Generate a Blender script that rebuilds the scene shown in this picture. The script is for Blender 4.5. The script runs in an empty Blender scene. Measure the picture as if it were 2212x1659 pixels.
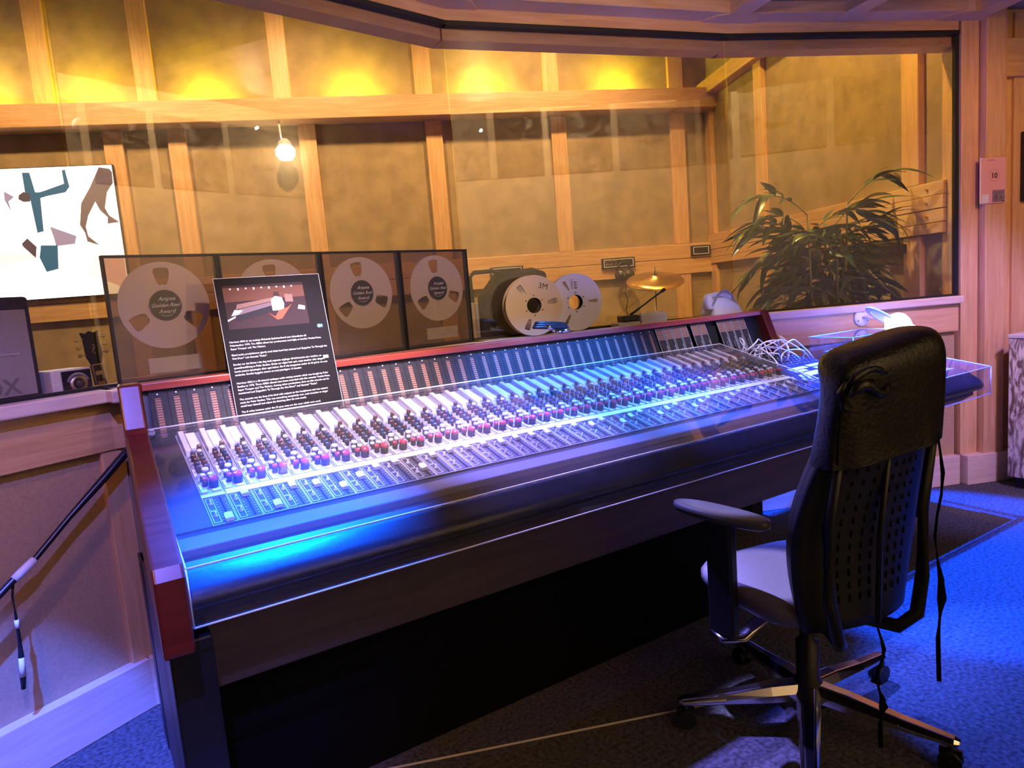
import bpy, bmesh, random
from math import *
from mathutils import Vector, Matrix
random.seed(11)
scene = bpy.context.scene
COL = scene.collection

# ------------------------------------------------------------------ camera
F = 1500.0; ROLL = radians(4.5); PITCH = atan(190 / 1500.0); YAW = radians(32.14)
EYE = Vector((0, 0, 1.42))
def _basis():
    fh = Vector((sin(YAW), cos(YAW), 0)); rt = Vector((cos(YAW), -sin(YAW), 0)); up = Vector((0, 0, 1))
    fw = fh * cos(PITCH) - up * sin(PITCH); u2 = up * cos(PITCH) + fh * sin(PITCH)
    return rt * cos(ROLL) - u2 * sin(ROLL), rt * sin(ROLL) + u2 * cos(ROLL), fw
CR, CU, CF = _basis()
cam_data = bpy.data.cameras.new('camera')
cam_data.sensor_width = 36; cam_data.lens = F / 2212 * 36; cam_data.clip_start = 0.02; cam_data.clip_end = 60
cam = bpy.data.objects.new('camera', cam_data); COL.objects.link(cam)
cam.matrix_world = Matrix(((CR.x, CU.x, -CF.x, EYE.x), (CR.y, CU.y, -CF.y, EYE.y), (CR.z, CU.z, -CF.z, EYE.z), (0, 0, 0, 1)))
scene.camera = cam

# ------------------------------------------------------------------ world, exposure
w = bpy.data.worlds.new('world'); scene.world = w; w.use_nodes = True
w.node_tree.nodes['Background'].inputs[0].default_value = (0.25, 0.22, 0.3, 1)
w.node_tree.nodes['Background'].inputs[1].default_value = 0.012
vs = scene.view_settings
vs.view_transform = 'Standard'; vs.look = 'None'; vs.gamma = 1; vs.exposure = 0.0; vs.use_curve_mapping = False
scene.cycles.transparent_max_bounces = 24
scene.cycles.max_bounces = 10

# ------------------------------------------------------------------ lamps of the two rooms, plus added fills
def spot(name, loc, target, power, color, size=60, blend=0.5, radius=0.05):
    d = bpy.data.lights.new(name, 'SPOT'); d.energy = power; d.color = color
    d.spot_size = radians(size); d.spot_blend = blend; d.shadow_soft_size = radius
    o = bpy.data.objects.new(name, d); COL.objects.link(o); o.location = loc
    o.rotation_euler = (Vector(target) - Vector(loc)).to_track_quat('-Z', 'Y').to_euler()
    return o
def point(name, loc, power, color, radius=0.1):
    d = bpy.data.lights.new(name, 'POINT'); d.energy = power; d.color = color; d.shadow_soft_size = radius
    o = bpy.data.objects.new(name, d); COL.objects.link(o); o.location = loc
    return o
def area(name, loc, target, power, color, sx, sy):
    d = bpy.data.lights.new(name, 'AREA'); d.shape = 'RECTANGLE'; d.size = sx; d.size_y = sy; d.energy = power; d.color = color
    o = bpy.data.objects.new(name, d); COL.objects.link(o); o.location = loc
    o.rotation_euler = (Vector(target) - Vector(loc)).to_track_quat('-Z', 'Y').to_euler()
    return o
BLUE = (0.05, 0.16, 1.0); LILAC = (0.72, 0.68, 1.0); WARM = (1.0, 0.60, 0.26); AMBER = (1.0, 0.55, 0.16); YEL = (1.0, 0.84, 0.03)
spot('floor_blue_lamp', (3.7, 2.0, 2.8), (3.55, 1.70, 0.0), 4600, (0.0, 0.06, 1.0), 44, 0.25, 0.02)
spot('floor_blue_lamp', (3.0, 1.0, 2.8), (2.62, 0.86, 0.0), 1200, (0.01, 0.08, 1.0), 27, 0.3, 0.02)
spot('floor_blue_lamp', (-0.5, 1.3, 2.8), (-0.16, 2.50, 0.0), 2400, (0.03, 0.09, 1.0), 18, 0.5, 0.02)
spot('console_blue_lamp', (0.84, 2.10, 2.8), (0.42, 1.88, 0.8), 6500, (0.0, 0.085, 1.0), 26, 0.9, 0.03)
spot('wall_blue_lamp', (-0.05, 0.60, 2.8), (-0.35, 2.55, 0.35), 290, (0.20, 0.17, 1.0), 50, 0.5, 0.03)
spot('lilac_lamp', (0.80, 1.45, 2.8), (0.82, 2.46, 1.0), 640, (0.82, 0.66, 1.0), 38, 0.8, 0.04)
spot('mid_blue_lamp', (1.95, 1.5, 2.8), (1.90, 2.38, 1.0), 1500, (0.03, 0.20, 1.0), 38, 0.7, 0.04)
spot('lilac_lamp', (2.95, 1.4, 2.8), (2.95, 2.34, 1.0), 240, (0.70, 0.62, 1.0), 34, 0.8, 0.04)
spot('violet_lamp', (3.4, 0.4, 2.8), (4.7, 2.0, 0.5), 420, (0.34, 0.24, 1.0), 46, 0.7, 0.05)
spot('warm_lamp', (-0.9, 0.9, 2.8), (0.0, 2.7, 0.7), 62, (1.0, 0.42, 0.10), 70, 0.7, 0.06)
spot('warm_lamp', (3.0, 0.2, 2.8), (4.6, 2.2, 1.6), 130, (1.0, 0.45, 0.17), 60, 0.8, 0.06)
spot('rose_lamp', (1.2, 0.3, 2.8), (1.1, 2.95, 1.45), 200, (1.0, 0.66, 0.55), 46, 0.8, 0.05)
spot('soffit_fill', (2.0, 1.15, 2.72), (2.1, 2.9, 2.84), 45, (1.0, 0.62, 0.38), 120, 0.9, 0.008)  # added fill light that brightens the window head
spot('deck_lamp', (1.25, 2.80, 2.78), (1.34, 2.00, 0.85), 2600, (0.20, 0.18, 1.0), 26, 0.9, 0.04)
spot('deck_lamp', (2.25, 2.72, 2.78), (2.33, 2.00, 0.85), 2900, (0.05, 0.10, 1.0), 28, 0.9, 0.04)
spot('seat_lamp', (1.35, 1.62, 2.8), (1.72, 1.38, 0.55), 900, (0.34, 0.33, 1.0), 11, 0.4, 0.02)
# studio beyond the glass
for k_, (x_, y_) in enumerate(((-0.6, 6.0), (1.6, 5.4), (3.8, 4.7))):
    spot('studio_lamp', (x_, y_, 4.55), (x_ + 0.5, y_ + 1.6, 1.9), 430, (1.0, 0.64, 0.32), 110, 0.8, 0.08)
spot('studio_lamp', (3.9, 3.4, 4.5), (5.2, 3.3, 2.1), 420, (1.0, 0.60, 0.14), 110, 0.8, 0.08)
spot('palm_fill', (3.2, 3.3, 3.7), (4.25, 2.85, 1.6), 150, (1.0, 0.86, 0.55), 46, 0.6, 0.05)  # added fill light to lift the dark palm leaves

# ------------------------------------------------------------------ materials
MATS = {}
def new_mat(name):
    m = bpy.data.materials.new(name); m.use_nodes = True
    return m, m.node_tree.nodes, m.node_tree.links, m.node_tree.nodes['Principled BSDF']
def plain(name, col, rough=0.5, metal=0.0, spec=0.5, noise=0.0, nscale=30.0, bump=0.0, coat=0.0, trans=0.0):
    if name in MATS: return MATS[name]
    m, n, l, b = new_mat(name)
    b.inputs['Base Color'].default_value = (*col, 1); b.inputs['Roughness'].default_value = rough
    b.inputs['Metallic'].default_value = metal; b.inputs['Specular IOR Level'].default_value = spec
    b.inputs['Coat Weight'].default_value = coat
    if noise or bump:
        tc = n.new('ShaderNodeTexCoord'); t = n.new('ShaderNodeTexNoise'); t.inputs['Scale'].default_value = nscale; t.inputs['Detail'].default_value = 4
        l.new(tc.outputs['Object'], t.inputs['Vector'])
        if noise:
            r = n.new('ShaderNodeValToRGB')
            r.color_ramp.elements[0].color = (*[c * (1 - noise) for c in col], 1); r.color_ramp.elements[0].position = 0.3
            r.color_ramp.elements[1].color = (*[min(1, c * (1 + noise)) for c in col], 1); r.color_ramp.elements[1].position = 0.7
            l.new(t.outputs['Fac'], r.inputs['Fac']); l.new(r.outputs['Color'], b.inputs['Base Color'])
        if bump:
            bp = n.new('ShaderNodeBump'); bp.inputs['Strength'].default_value = bump; bp.inputs['Distance'].default_value = 0.01
            l.new(t.outputs['Fac'], bp.inputs['Height']); l.new(bp.outputs['Normal'], b.inputs['Normal'])
    MATS[name] = m
    return m
def wood(name, c0, c1, sc=(3, 3, 40), rough=0.45, coat=0.15):
    if name in MATS: return MATS[name]
    m, n, l, b = new_mat(name)
    tc = n.new('ShaderNodeTexCoord'); mp = n.new('ShaderNodeMapping'); mp.inputs['Scale'].default_value = sc
    t = n.new('ShaderNodeTexNoise'); t.inputs['Scale'].default_value = 1.0; t.inputs['Detail'].default_value = 6; t.inputs['Distortion'].default_value = 0.6
    r = n.new('ShaderNodeValToRGB'); r.color_ramp.elements[0].color = (*c0, 1); r.color_ramp.elements[0].position = 0.34
    r.color_ramp.elements[1].color = (*c1, 1); r.color_ramp.elements[1].position = 0.66
    l.new(tc.outputs['Object'], mp.inputs['Vector']); l.new(mp.outputs['Vector'], t.inputs['Vector'])
    l.new(t.outputs['Fac'], r.inputs['Fac']); l.new(r.outputs['Color'], b.inputs['Base Color'])
    b.inputs['Roughness'].default_value = rough; b.inputs['Coat Weight'].default_value = coat; b.inputs['Coat Roughness'].default_value = 0.3
    MATS[name] = m
    return m
def emit(name, col, strength):
    if name in MATS: return MATS[name]
    m, n, l, b = new_mat(name)
    b.inputs['Base Color'].default_value = (*col, 1); b.inputs['Emission Color'].default_value = (*col, 1); b.inputs['Emission Strength'].default_value = strength
    MATS[name] = m
    return m
def clear(name, tint=(1, 1, 1), ior=1.5, rough=0.0, haze=0.0):
    """thin pane: Fresnel reflection over straight transmission, with an optional touch of haze"""
    if name in MATS: return MATS[name]
    m, n, l, b = new_mat(name); n.remove(b)
    out = n['Material Output']; fr = n.new('ShaderNodeFresnel'); fr.inputs['IOR'].default_value = ior
    tr = n.new('ShaderNodeBsdfTransparent'); tr.inputs[0].default_value = (*tint, 1)
    gl = n.new('ShaderNodeBsdfGlossy'); gl.inputs['Roughness'].default_value = rough
    mx = n.new('ShaderNodeMixShader')
    base = tr.outputs[0]
    if haze:
        df = n.new('ShaderNodeBsdfDiffuse'); df.inputs[0].default_value = (0.8, 0.8, 0.85, 1)
        m2 = n.new('ShaderNodeMixShader'); m2.inputs[0].default_value = haze
        l.new(tr.outputs[0], m2.inputs[1]); l.new(df.outputs[0], m2.inputs[2]); base = m2.outputs[0]
    ge = n.new('ShaderNodeNewGeometry'); mi = n.new('ShaderNodeMix'); mi.data_type = 'FLOAT'
    mi.inputs[2].default_value = ior; mi.inputs[3].default_value = 1 / ior
    l.new(ge.outputs['Backfacing'], mi.inputs[0]); l.new(mi.outputs[0], fr.inputs['IOR'])
    l.new(fr.outputs[0], mx.inputs[0]); l.new(base, mx.inputs[1]); l.new(gl.outputs[0], mx.inputs[2]); l.new(mx.outputs[0], out.inputs[0])
    MATS[name] = m
    return m
def mottled(name, cols, scale, rough=0.6):
    if name in MATS: return MATS[name]
    m, n, l, b = new_mat(name)
    tc = n.new('ShaderNodeTexCoord'); t = n.new('ShaderNodeTexNoise'); t.inputs['Scale'].default_value = scale; t.inputs['Detail'].default_value = 3; t.inputs['Distortion'].default_value = 1.2
    r = n.new('ShaderNodeValToRGB'); r.color_ramp.interpolation = 'EASE'
    while len(r.color_ramp.elements) < len(cols): r.color_ramp.elements.new(0.5)
    for i, c in enumerate(cols):
        r.color_ramp.elements[i].position = 0.25 + 0.5 * i / (len(cols) - 1); r.color_ramp.elements[i].color = (*c, 1)
    l.new(tc.outputs['Object'], t.inputs['Vector']); l.new(t.outputs['Fac'], r.inputs['Fac']); l.new(r.outputs['Color'], b.inputs['Base Color'])
    b.inputs['Roughness'].default_value = rough
    MATS[name] = m
    return m

PINE_H = wood('pine_along', (0.60, 0.34, 0.14), (0.74, 0.46, 0.21), (3, 3, 45))
PINE_V = wood('pine_upright', (0.60, 0.34, 0.14), (0.74, 0.46, 0.21), (45, 45, 3))
PINE_PALE = wood('pine_pale', (0.70, 0.52, 0.36), (0.80, 0.63, 0.46), (4, 4, 50), 0.35, 0.3)
HESSIAN = plain('hessian', (0.44, 0.29, 0.15), 0.9, noise=0.10, nscale=90, bump=0.10)
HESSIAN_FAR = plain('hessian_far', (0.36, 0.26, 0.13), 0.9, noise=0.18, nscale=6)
MAHOG = wood('mahogany', (0.10, 0.012, 0.010), (0.15, 0.022, 0.016), (4, 30, 30), 0.3, 0.4)
MAHOG_TOP = wood('mahogany_edge', (0.28, 0.04, 0.025), (0.36, 0.065, 0.035), (6, 40, 40), 0.3, 0.5)
BLACK = plain('black_paint', (0.012, 0.012, 0.013), 0.4)
BLACK_M = plain('black_matt', (0.006, 0.006, 0.006), 0.9, spec=0.05)
RUBBER = plain('black_gasket', (0.006, 0.006, 0.008), 0.6)
LEATHER = plain('black_leather', (0.016, 0.0145, 0.014), 0.32, noise=0.25, nscale=90, bump=0.25)
CHROME = plain('polished_metal', (0.80, 0.78, 0.75), 0.16, 1.0)
ALU = plain('brushed_metal', (0.55, 0.55, 0.57), 0.35, 1.0)
WHITE = plain('white_plastic', (0.82, 0.82, 0.84), 0.35)
PALE = plain('pale_plastic', (0.66, 0.66, 0.70), 0.4)
GREY = plain('module_grey', (0.30, 0.30, 0.34), 0.45)
DGREY = plain('module_dark', (0.035, 0.037, 0.045), 0.4)
GLASS = clear('window_glass', (0.94, 0.93, 0.90), 1.75, 0.0, 0.01)
ACRYL = clear('acrylic', (0.97, 0.97, 0.99), 1.45, 0.0, 0.012)
FRAMEGLASS = clear('picture_glass', (0.86, 0.84, 0.80), 1.6, 0.0, 0.03)
EDGE = plain('acrylic_edge_glint', (0.75, 0.78, 0.85), 0.15, coat=0.5)  # pale colour stands in for light caught along the clear acrylic edges
CARPET = plain('carpet', (0.085, 0.08, 0.076), 0.95, spec=0.1, noise=0.55, nscale=70, bump=0.6)
SCREW = plain('brass_screw', (0.75, 0.55, 0.25), 0.3, 1.0)

# ------------------------------------------------------------------ mesh building
class MB:
    def __init__(s): s.v = []; s.f = []; s.m = []; s.s = []
    def add(s, vs_, fs_, mi=0, M=None, smooth=False):
        o = len(s.v)
        s.v += [tuple(M @ Vector(p)) if M is not None else tuple(p) for p in vs_]
        s.f += [tuple(i + o for i in f) for f in fs_]; s.m += [mi] * len(fs_); s.s += [smooth] * len(fs_)
        return s
    def box(s, lo, hi, mi=0, M=None):
        x0, y0, z0 = lo; x1, y1, z1 = hi
        vs_ = [(x0, y0, z0), (x1, y0, z0), (x1, y1, z0), (x0, y1, z0), (x0, y0, z1), (x1, y0, z1), (x1, y1, z1), (x0, y1, z1)]
        return s.add(vs_, [(0, 3, 2, 1), (4, 5, 6, 7), (0, 1, 5, 4), (1, 2, 6, 5), (2, 3, 7, 6), (3, 0, 4, 7)], mi, M)
    def cbox(s, c, size, mi=0, M=None):
        return s.box([c[i] - size[i] / 2 for i in range(3)], [c[i] + size[i] / 2 for i in range(3)], mi, M)
    def lathe(s, prof, n=16, mi=0, M=None, smooth=True, caps=True):
        vs_ = []; fs_ = []
        for r, z in prof:
            vs_ += [(r * cos(2 * pi * k / n), r * sin(2 * pi * k / n), z) for k in range(n)]
        for i in range(len(prof) - 1):
            for k in range(n):
                fs_.append((i * n + k, i * n + (k + 1) % n, (i + 1) * n + (k + 1) % n, (i + 1) * n + k))
        s.add(vs_, fs_, mi, M, smooth)
        if caps:
            c = []
            if prof[0][0] > 1e-6: c.append(tuple(range(n - 1, -1, -1)))
            if prof[-1][0] > 1e-6: c.append(tuple((len(prof) - 1) * n + k for k in range(n)))
            if c:
                o = len(s.v) - len(vs_); s.f += [tuple(i + o for i in f) for f in c]; s.m += [mi] * len(c); s.s += [False] * len(c)
        return s
    def cyl(s, p0, p1, r0, r1=None, n=12, mi=0, smooth=True, M=None):
        p0 = Vector(p0); p1 = Vector(p1); d = p1 - p0
        Q = Matrix.Translation(p0) @ d.to_track_quat('Z', 'Y').to_matrix().to_4x4()
        if M is not None: Q = M @ Q
        return s.lathe([(r0, 0), (r0 if r1 is None else r1, d.length)], n, mi, Q, smooth)
    def tube(s, path, r, n=8, mi=0, M=None, flat=None):
        path = [Vector(p) for p in path]; vs_ = []; fs_ = []
        up = Vector((0, 0, 1))
        for i, p in enumerate(path):
            t = (path[min(i + 1, len(path) - 1)] - path[max(i - 1, 0)]).normalized()
            a = t.cross(up)
            if a.length < 0.05: a = t.cross(Vector((0, 1, 0)))
            a.normalize(); b = a.cross(t).normalized()
            rr = r[i] if isinstance(r, (list, tuple)) else r
            fl = flat if flat else 1.0
            vs_ += [p + a * rr * cos(2 * pi * k / n) + b * rr * fl * sin(2 * pi * k / n) for k in range(n)]
        for i in range(len(path) - 1):
            for k in range(n):
                fs_.append((i * n + k, i * n + (k + 1) % n, (i + 1) * n + (k + 1) % n, (i + 1) * n + k))
        fs_ += [tuple(range(n - 1, -1, -1)), tuple((len(path) - 1) * n + k for k in range(n))]
        return s.add(vs_, fs_, mi, M, True)
    def prism(s, poly, z0, z1, mi=0, M=None, smooth=False):
        n = len(poly)
        a = sum(poly[i][0] * poly[(i + 1) % n][1] - poly[(i + 1) % n][0] * poly[i][1] for i in range(n))
        if a < 0: poly = poly[::-1]
        vs_ = [(x, y, z0) for x, y in poly] + [(x, y, z1) for x, y in poly]
        s.add(vs_, [tuple(range(n - 1, -1, -1)), tuple(range(n, 2 * n))], mi, M)
        o = len(s.v) - 2 * n
        side = [(i, (i + 1) % n, n + (i + 1) % n, n + i) for i in range(n)]
        s.f += [tuple(i + o for i in f) for f in side]; s.m += [mi] * n; s.s += [smooth] * n
        return s
    def grid(s, nu, nv, fn, mi=0, M=None, smooth=True):
        vs_ = [fn(i / nu, j / nv) for i in range(nu + 1) for j in range(nv + 1)]
        fs_ = [(i * (nv + 1) + j, (i + 1) * (nv + 1) + j, (i + 1) * (nv + 1) + j + 1, i * (nv + 1) + j + 1) for i in range(nu) for j in range(nv)]
        return s.add(vs_, fs_, mi, M, smooth)
    def mesh(s, name, mats):
        me = bpy.data.meshes.new(name); me.from_pydata(s.v, [], s.f)
        if not isinstance(mats, (list, tuple)): mats = [mats]
        for m in mats: me.materials.append(m)
        me.polygons.foreach_set('material_index', s.m); me.polygons.foreach_set('use_smooth', s.s); me.update()
        return me
    def build(s, name, mats, parent=None, bevel=0, seg=2, sub=0, local=False):
        return put(name, s.mesh(name, mats), parent, bevel, seg, sub, local)
def put(name, me, parent=None, bevel=0, seg=2, sub=0, local=False):
    o = bpy.data.objects.new(name, me); COL.objects.link(o)
    if parent is not None:
        o.parent = parent
        if not local:                       # mesh is in world coordinates
            o.matrix_parent_inverse = WM(parent).inverted()
    if bevel:
        md = o.modifiers.new('bevel', 'BEVEL'); md.width = bevel; md.segments = seg; md.limit_method = 'ANGLE'; md.angle_limit = radians(40)
    if sub:
        md = o.modifiers.new('sub', 'SUBSURF'); md.levels = sub; md.render_levels = sub
    return o
def WM(o):
    M = o.matrix_basis.copy()
    return M if o.parent is None else WM(o.parent) @ o.matrix_parent_inverse @ M
def tag(o, label=None, cat=None, group=None, kind=None):
    if label: o['label'] = label
    if cat: o['category'] = cat
    if group: o['group'] = group
    if kind: o['kind'] = kind
    return o
def thing(name, label, cat, loc=(0, 0, 0), rz=0, group=None):
    o = bpy.data.objects.new(name, None); COL.objects.link(o); o.location = loc; o.rotation_euler = (0, 0, rz); o.empty_display_size = 0.05
    return tag(o, label, cat, group)
def struct(o): return tag(o, kind='structure')
def frame(a, b, z=0, back=0.0):
    """x along a->b, y into the studio, z up"""
    a = Vector((a[0], a[1], z)); b = Vector((b[0], b[1], z)); d = (b - a).normalized(); n = Vector((-d.y, d.x, 0))
    a = a + n * back
    return Matrix(((d.x, n.x, 0, a.x), (d.y, n.y, 0, a.y), (0, 0, 1, a.z), (0, 0, 0, 1))), (b - Vector((a.x, a.y, z))).length if back == 0 else None
def text_mesh(body, size, align='LEFT', shear=0.0, extrude=0.0, spacing=1.0, bold=0.0):
    c = bpy.data.curves.new('t', 'FONT'); c.body = body; c.size = size; c.align_x = align; c.shear = shear; c.extrude = extrude
    c.space_line = spacing; c.resolution_u = 2; c.offset = bold
    o = bpy.data.objects.new('t', c); COL.objects.link(o)
    dg = bpy.context.evaluated_depsgraph_get(); me = bpy.data.meshes.new_from_object(o.evaluated_get(dg))
    bpy.data.objects.remove(o); bpy.data.curves.remove(c)
    return me
def text_obj(name, body, size, mat, M, parent, **k):
    me = text_mesh(body, size, **k); me.materials.clear(); me.materials.append(mat); me.transform(M)
    me.name = name
    return put(name, me, parent)

# ================================================================== SETTING
A0 = (-1.1, 2.254); AB = (0.08, 2.88); BC = (1.75, 3.17); CD = (3.33, 2.77); DE = (4.70, 2.20); DX = (6.4, 1.493)
ZS = 1.205; ZT = 2.76
FAC = [('left', A0, AB), ('front_left', AB, BC), ('front', BC, CD), ('front_right', CD, DE)]
fl = MB(); fl.box((-3.2, -3.2, -0.05), (7.2, 9.2, 0)); struct(fl.build('floor', CARPET))

for i, (side, a, b) in enumerate(FAC):
    M, L = frame(a, b)
    wl = MB().box((0, 0.0, 0), (L, 0.10, ZS - 0.045), 0, M).build('wall_' + side, HESSIAN)
    struct(wl)
    ex = 0.004 * i
    MB().box((0, -0.035, 0.985), (L, 0.0, 1.16), 0, M).build('rail', PINE_H, wl, 0.003)
    for xs in ([L - 0.055, 0.2] if i == 0 else [0.15, L * 0.5, L - 0.25]):
        MB().box((xs, -0.028, 0.19), (xs + 0.085, 0.0, 0.985), 0, M).build('stile', PINE_V, wl, 0.003)
    struct(MB().box((0, -0.05, 0.0), (L, 0.0, 0.19), 0, M).build('baseboard_' + side, PINE_PALE, None, 0.004))
    d0, d1 = ((0.085, 0.085), (0.15, 0.15), (0.15, 0.055), (0.055, 0.075))[i]
    struct(MB().prism([(-0.005, -d0), (L + 0.005, -d1), (L + 0.03, 0.14), (-0.03, 0.14)], ZS - 0.045, ZS, 0, M).build('trim_%d' % (i + 1), PINE_PALE, None, 0.006))
    # black gasket and the glass in it
    wn = MB().box((0.006 if i else 0, -0.004, ZS + 0.004), (L - 0.006, 0.006, ZT), 0, M).build('window_%d' % (i + 1), GLASS)
    struct(wn)
    MB().box((-0.004, -0.034, ZT - 0.006), (L + 0.004, 0.012, ZT + 0.016), 0, M).build('gasket', RUBBER, wn)
    MB().box((0, -0.010, ZS), (L, 0.010, ZS + 0.012), 0, M).build('gasket', RUBBER, wn)
    if i == 3: MB().box((L - 0.008, -0.012, ZS), (L + 0.018, 0.012, ZT + 0.016), 0, M).build('gasket', RUBBER, wn)
    # head of the window
    struct(MB().prism([(0.0, -0.03), (L, -0.03), (L + 0.03, 0.14), (-0.03, 0.14)], ZT + 0.012, ZT + 0.13, 0, M).build('trim_%d' % (i + 6), PINE_H, None, 0.004))
    struct(MB().prism([(0.0, 0.02), (L, 0.02), (L + 0.03, 0.14), (-0.03, 0.14)], ZT - 0.06, ZT + 0.01, 0, M).build('trim_%d' % (i + 11), PINE_H, None, 0.004))
# wall that carries on to the right of the window
M, L = frame(DE, DX)
wr = struct(MB().box((0.02, 0.0, 0), (L, 0.12, 2.9), 0, M).build('wall_right', PINE_V))
MB().box((0.02, -0.03, 0.19), (0.14, 0.0, 2.88), 0, M).build('stile', PINE_V, wr, 0.004)
MB().box((0.15, -0.075, 0.0), (0.29, 0.0, 2.88), 0, M).build('stile', PINE_V, wr, 0.004)
MB().box((0.40, -0.02, 0.19), (0.52, 0.0, 2.88), 0, M).build('stile', PINE_V, wr, 0.004)
MB().box((0.29, -0.05, 2.50), (L, 0.0, 2.72), 0, M).build('rail', PINE_H, wr, 0.004)
MB().box((0.52, -0.03, 0.985), (L, 0.0, 1.16), 0, M).build('rail', PINE_H, wr, 0.004)
struct(MB().box((0.02, -0.09, 0.0), (L, 0.0, 0.19), 0, M).build('baseboard_right', PINE_PALE, None, 0.004))
# ceiling of the control room: pierced sheet between timber beams
cl = MB().prism([(-3.2, 1.0), (7.2, 1.0), (7.2, 1.16), DX, DE, CD, BC, AB, A0, (-3.2, 1.14)], 2.90, 2.96)
PERF, n_, l_, b_ = new_mat('pierced_sheet')
tc = n_.new('ShaderNodeTexCoord'); vo = n_.new('ShaderNodeTexVoronoi'); vo.inputs['Scale'].default_value = 70; vo.inputs['Randomness'].default_value = 0
rr = n_.new('ShaderNodeValToRGB'); rr.color_ramp.elements[0].position = 0.30; rr.color_ramp.elements[0].color = (0.02, 0.02, 0.02, 1)
rr.color_ramp.elements[1].position = 0.36; rr.color_ramp.elements[1].color = (0.42, 0.36, 0.30, 1)
l_.new(tc.outputs['Object'], vo.inputs['Vector']); l_.new(vo.outputs['Distance'], rr.inputs['Fac']); l_.new(rr.outputs['Color'], b_.inputs['Base Color']); b_.inputs['Roughness'].default_value = 0.5
ceil = struct(cl.build('ceiling', PERF))
for i, (side, a, b) in enumerate(FAC):
    M, L = frame(a, b)
    MB().box((-0.06, -0.16, 2.835), (L + 0.06, 0.13, 2.899), 0, M).build('beam', PINE_H, ceil, 0.004)
for p_ in (AB, BC, CD, DE):
    MB().lathe([(0.175, 2.829), (0.175, 2.8985)], 12, 0, Matrix.Translation((p_[0], p_[1], 0)), False).build('corner_block', PINE_H, ceil)
for (a, b) in (((1.55, 3.0), (1.07, 1.2)), ((3.30, 2.7), (2.92, 1.2)), ((3.95, 2.45), (3.6, 1.2)), ((4.75, 2.1), (4.43, 1.2))):
    M, L = frame(a, b)
    MB().box((0, -0.06, 2.83), (L, 0.06, 2.90), 0, M).build('beam', PINE_H, ceil, 0.004)
# walls behind the viewer, seen only as reflections in the panes
CREAM = plain('cream_wall', (0.72, 0.60, 0.42), 0.8, noise=0.06, nscale=3)
wb = struct(MB().box((-3.2, -2.4, 0), (7.2, -2.3, 4.8)).build('wall_back', CREAM))
struct(MB().box((-3.2, -2.4, 4.8), (7.2, 1.1, 4.86)).build('ceiling_hall', BLACK_M))
struct(MB().box((-3.2, 1.0, 2.96), (7.2, 1.1, 4.8)).build('wall_bulkhead', BLACK_M))
PHOTO = [mottled('photo_print_%d' % k, c, s) for k, (c, s) in enumerate((
    (((0.03, 0.025, 0.02), (0.14, 0.12, 0.10), (0.03, 0.03, 0.02), (0.5, 0.46, 0.38)), 5.0), (((0.02, 0.02, 0.02), (0.12, 0.10, 0.08), (0.5, 0.46, 0.38)), 3.4), (((0.02, 0.02, 0.02), (0.35, 0.30, 0.24), (0.05, 0.04, 0.03)), 4.2)))]
x = -3.0; k = 0
while x < 6.8:
    wd = 0.60 + 0.4 * ((k * 7) % 3) / 2
    MB().box((x, -2.3, 2.92), (x + wd, -2.285, 3.72)).build('photo_panel', PHOTO[k % 3], wb)
    x += wd + 0.09; k += 1
struct(MB().box((-3.2, -2.4, 0), (-3.1, 2.2, 4.8)).build('wall_far_left', BLACK_M))
struct(MB().box((7.1, -2.4, 0), (7.2, 2.0, 4.8)).build('wall_far_right', BLACK_M))
for sx in (0.6, 2.2, 3.8):
    spot('picture_lamp', (sx, -0.75, 4.65), (sx, -2.3, 3.2), 520, (1.0, 0.74, 0.42), 85, 0.8, 0.05)

# ---- the studio: far wall, side wall, ceiling
FC = (6.284, 5.500); FL = (6.284 - 0.929 * 10.5, 5.5 + 0.37 * 10.5); NR = (4.772, 2.257)
MF, LF = frame(FL, FC)                          # x runs to the right along the far wall, -y faces us
fx = lambda x: (x - FL[0]) / 0.929
wf = struct(MB().box((0, 0, 0), (LF, 0.1, 4.7), 0, MF).build('wall_studio', HESSIAN_FAR))
MB().box((0, -0.25, 3.262), (LF, 0, 3.465), 0, MF).build('ledge', PINE_H, wf, 0.006)
MB().box((0, -0.05, 1.685), (LF, 0, 1.845), 0, MF).build('rail', PINE_H, wf, 0.006)
MB().box((0, -0.05, 1.514), (LF, 0, 1.680), 0, MF).build('rail', PINE_H, wf, 0.006)
MB().box((0, -0.04, 0.0), (LF, 0, 0.2), 0, MF).build('baseboard', PINE_H, wf, 0.006)
for x in (-1.1, 0.13, 0.95, 2.10, 3.39, 4.63, 5.93):
    MB().box((fx(x) - 0.085, -0.05, 3.465), (fx(x) + 0.085, 0, 4.7), 0, MF).build('batten', PINE_V, wf, 0.006)
for x in (-1.1, 0.62, 1.15, 2.28, 3.45, 4.68, 5.93):
    MB().box((fx(x) - 0.085, -0.05, 1.845), (fx(x) + 0.085, 0, 3.262), 0, MF).build('batten', PINE_V, wf, 0.006)
    MB().box((fx(x) - 0.085, -0.04, 0.2), (fx(x) + 0.085, 0, 1.514), 0, MF).build('batten', PINE_V, wf, 0.006)
for x in (-0.35, 0.5, 1.45, 2.75, 3.95, 5.3):   # uplights hidden on the ledge
    p = MF @ Vector((fx(x), -0.19, 3.50))
    point('ledge_uplight', p, 22, YEL, 0.05)
MR, LR = frame(FC, NR)
ws = struct(MB().box((0, 0.0, 0), (LR, 0.1, 4.7), 0, MR).build('wall_studio_right', HESSIAN_FAR))
MB().box((0, -0.12, 3.40), (LR, 0, 3.55), 0, MR).build('beam', PINE_H, ws, 0.006)
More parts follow.
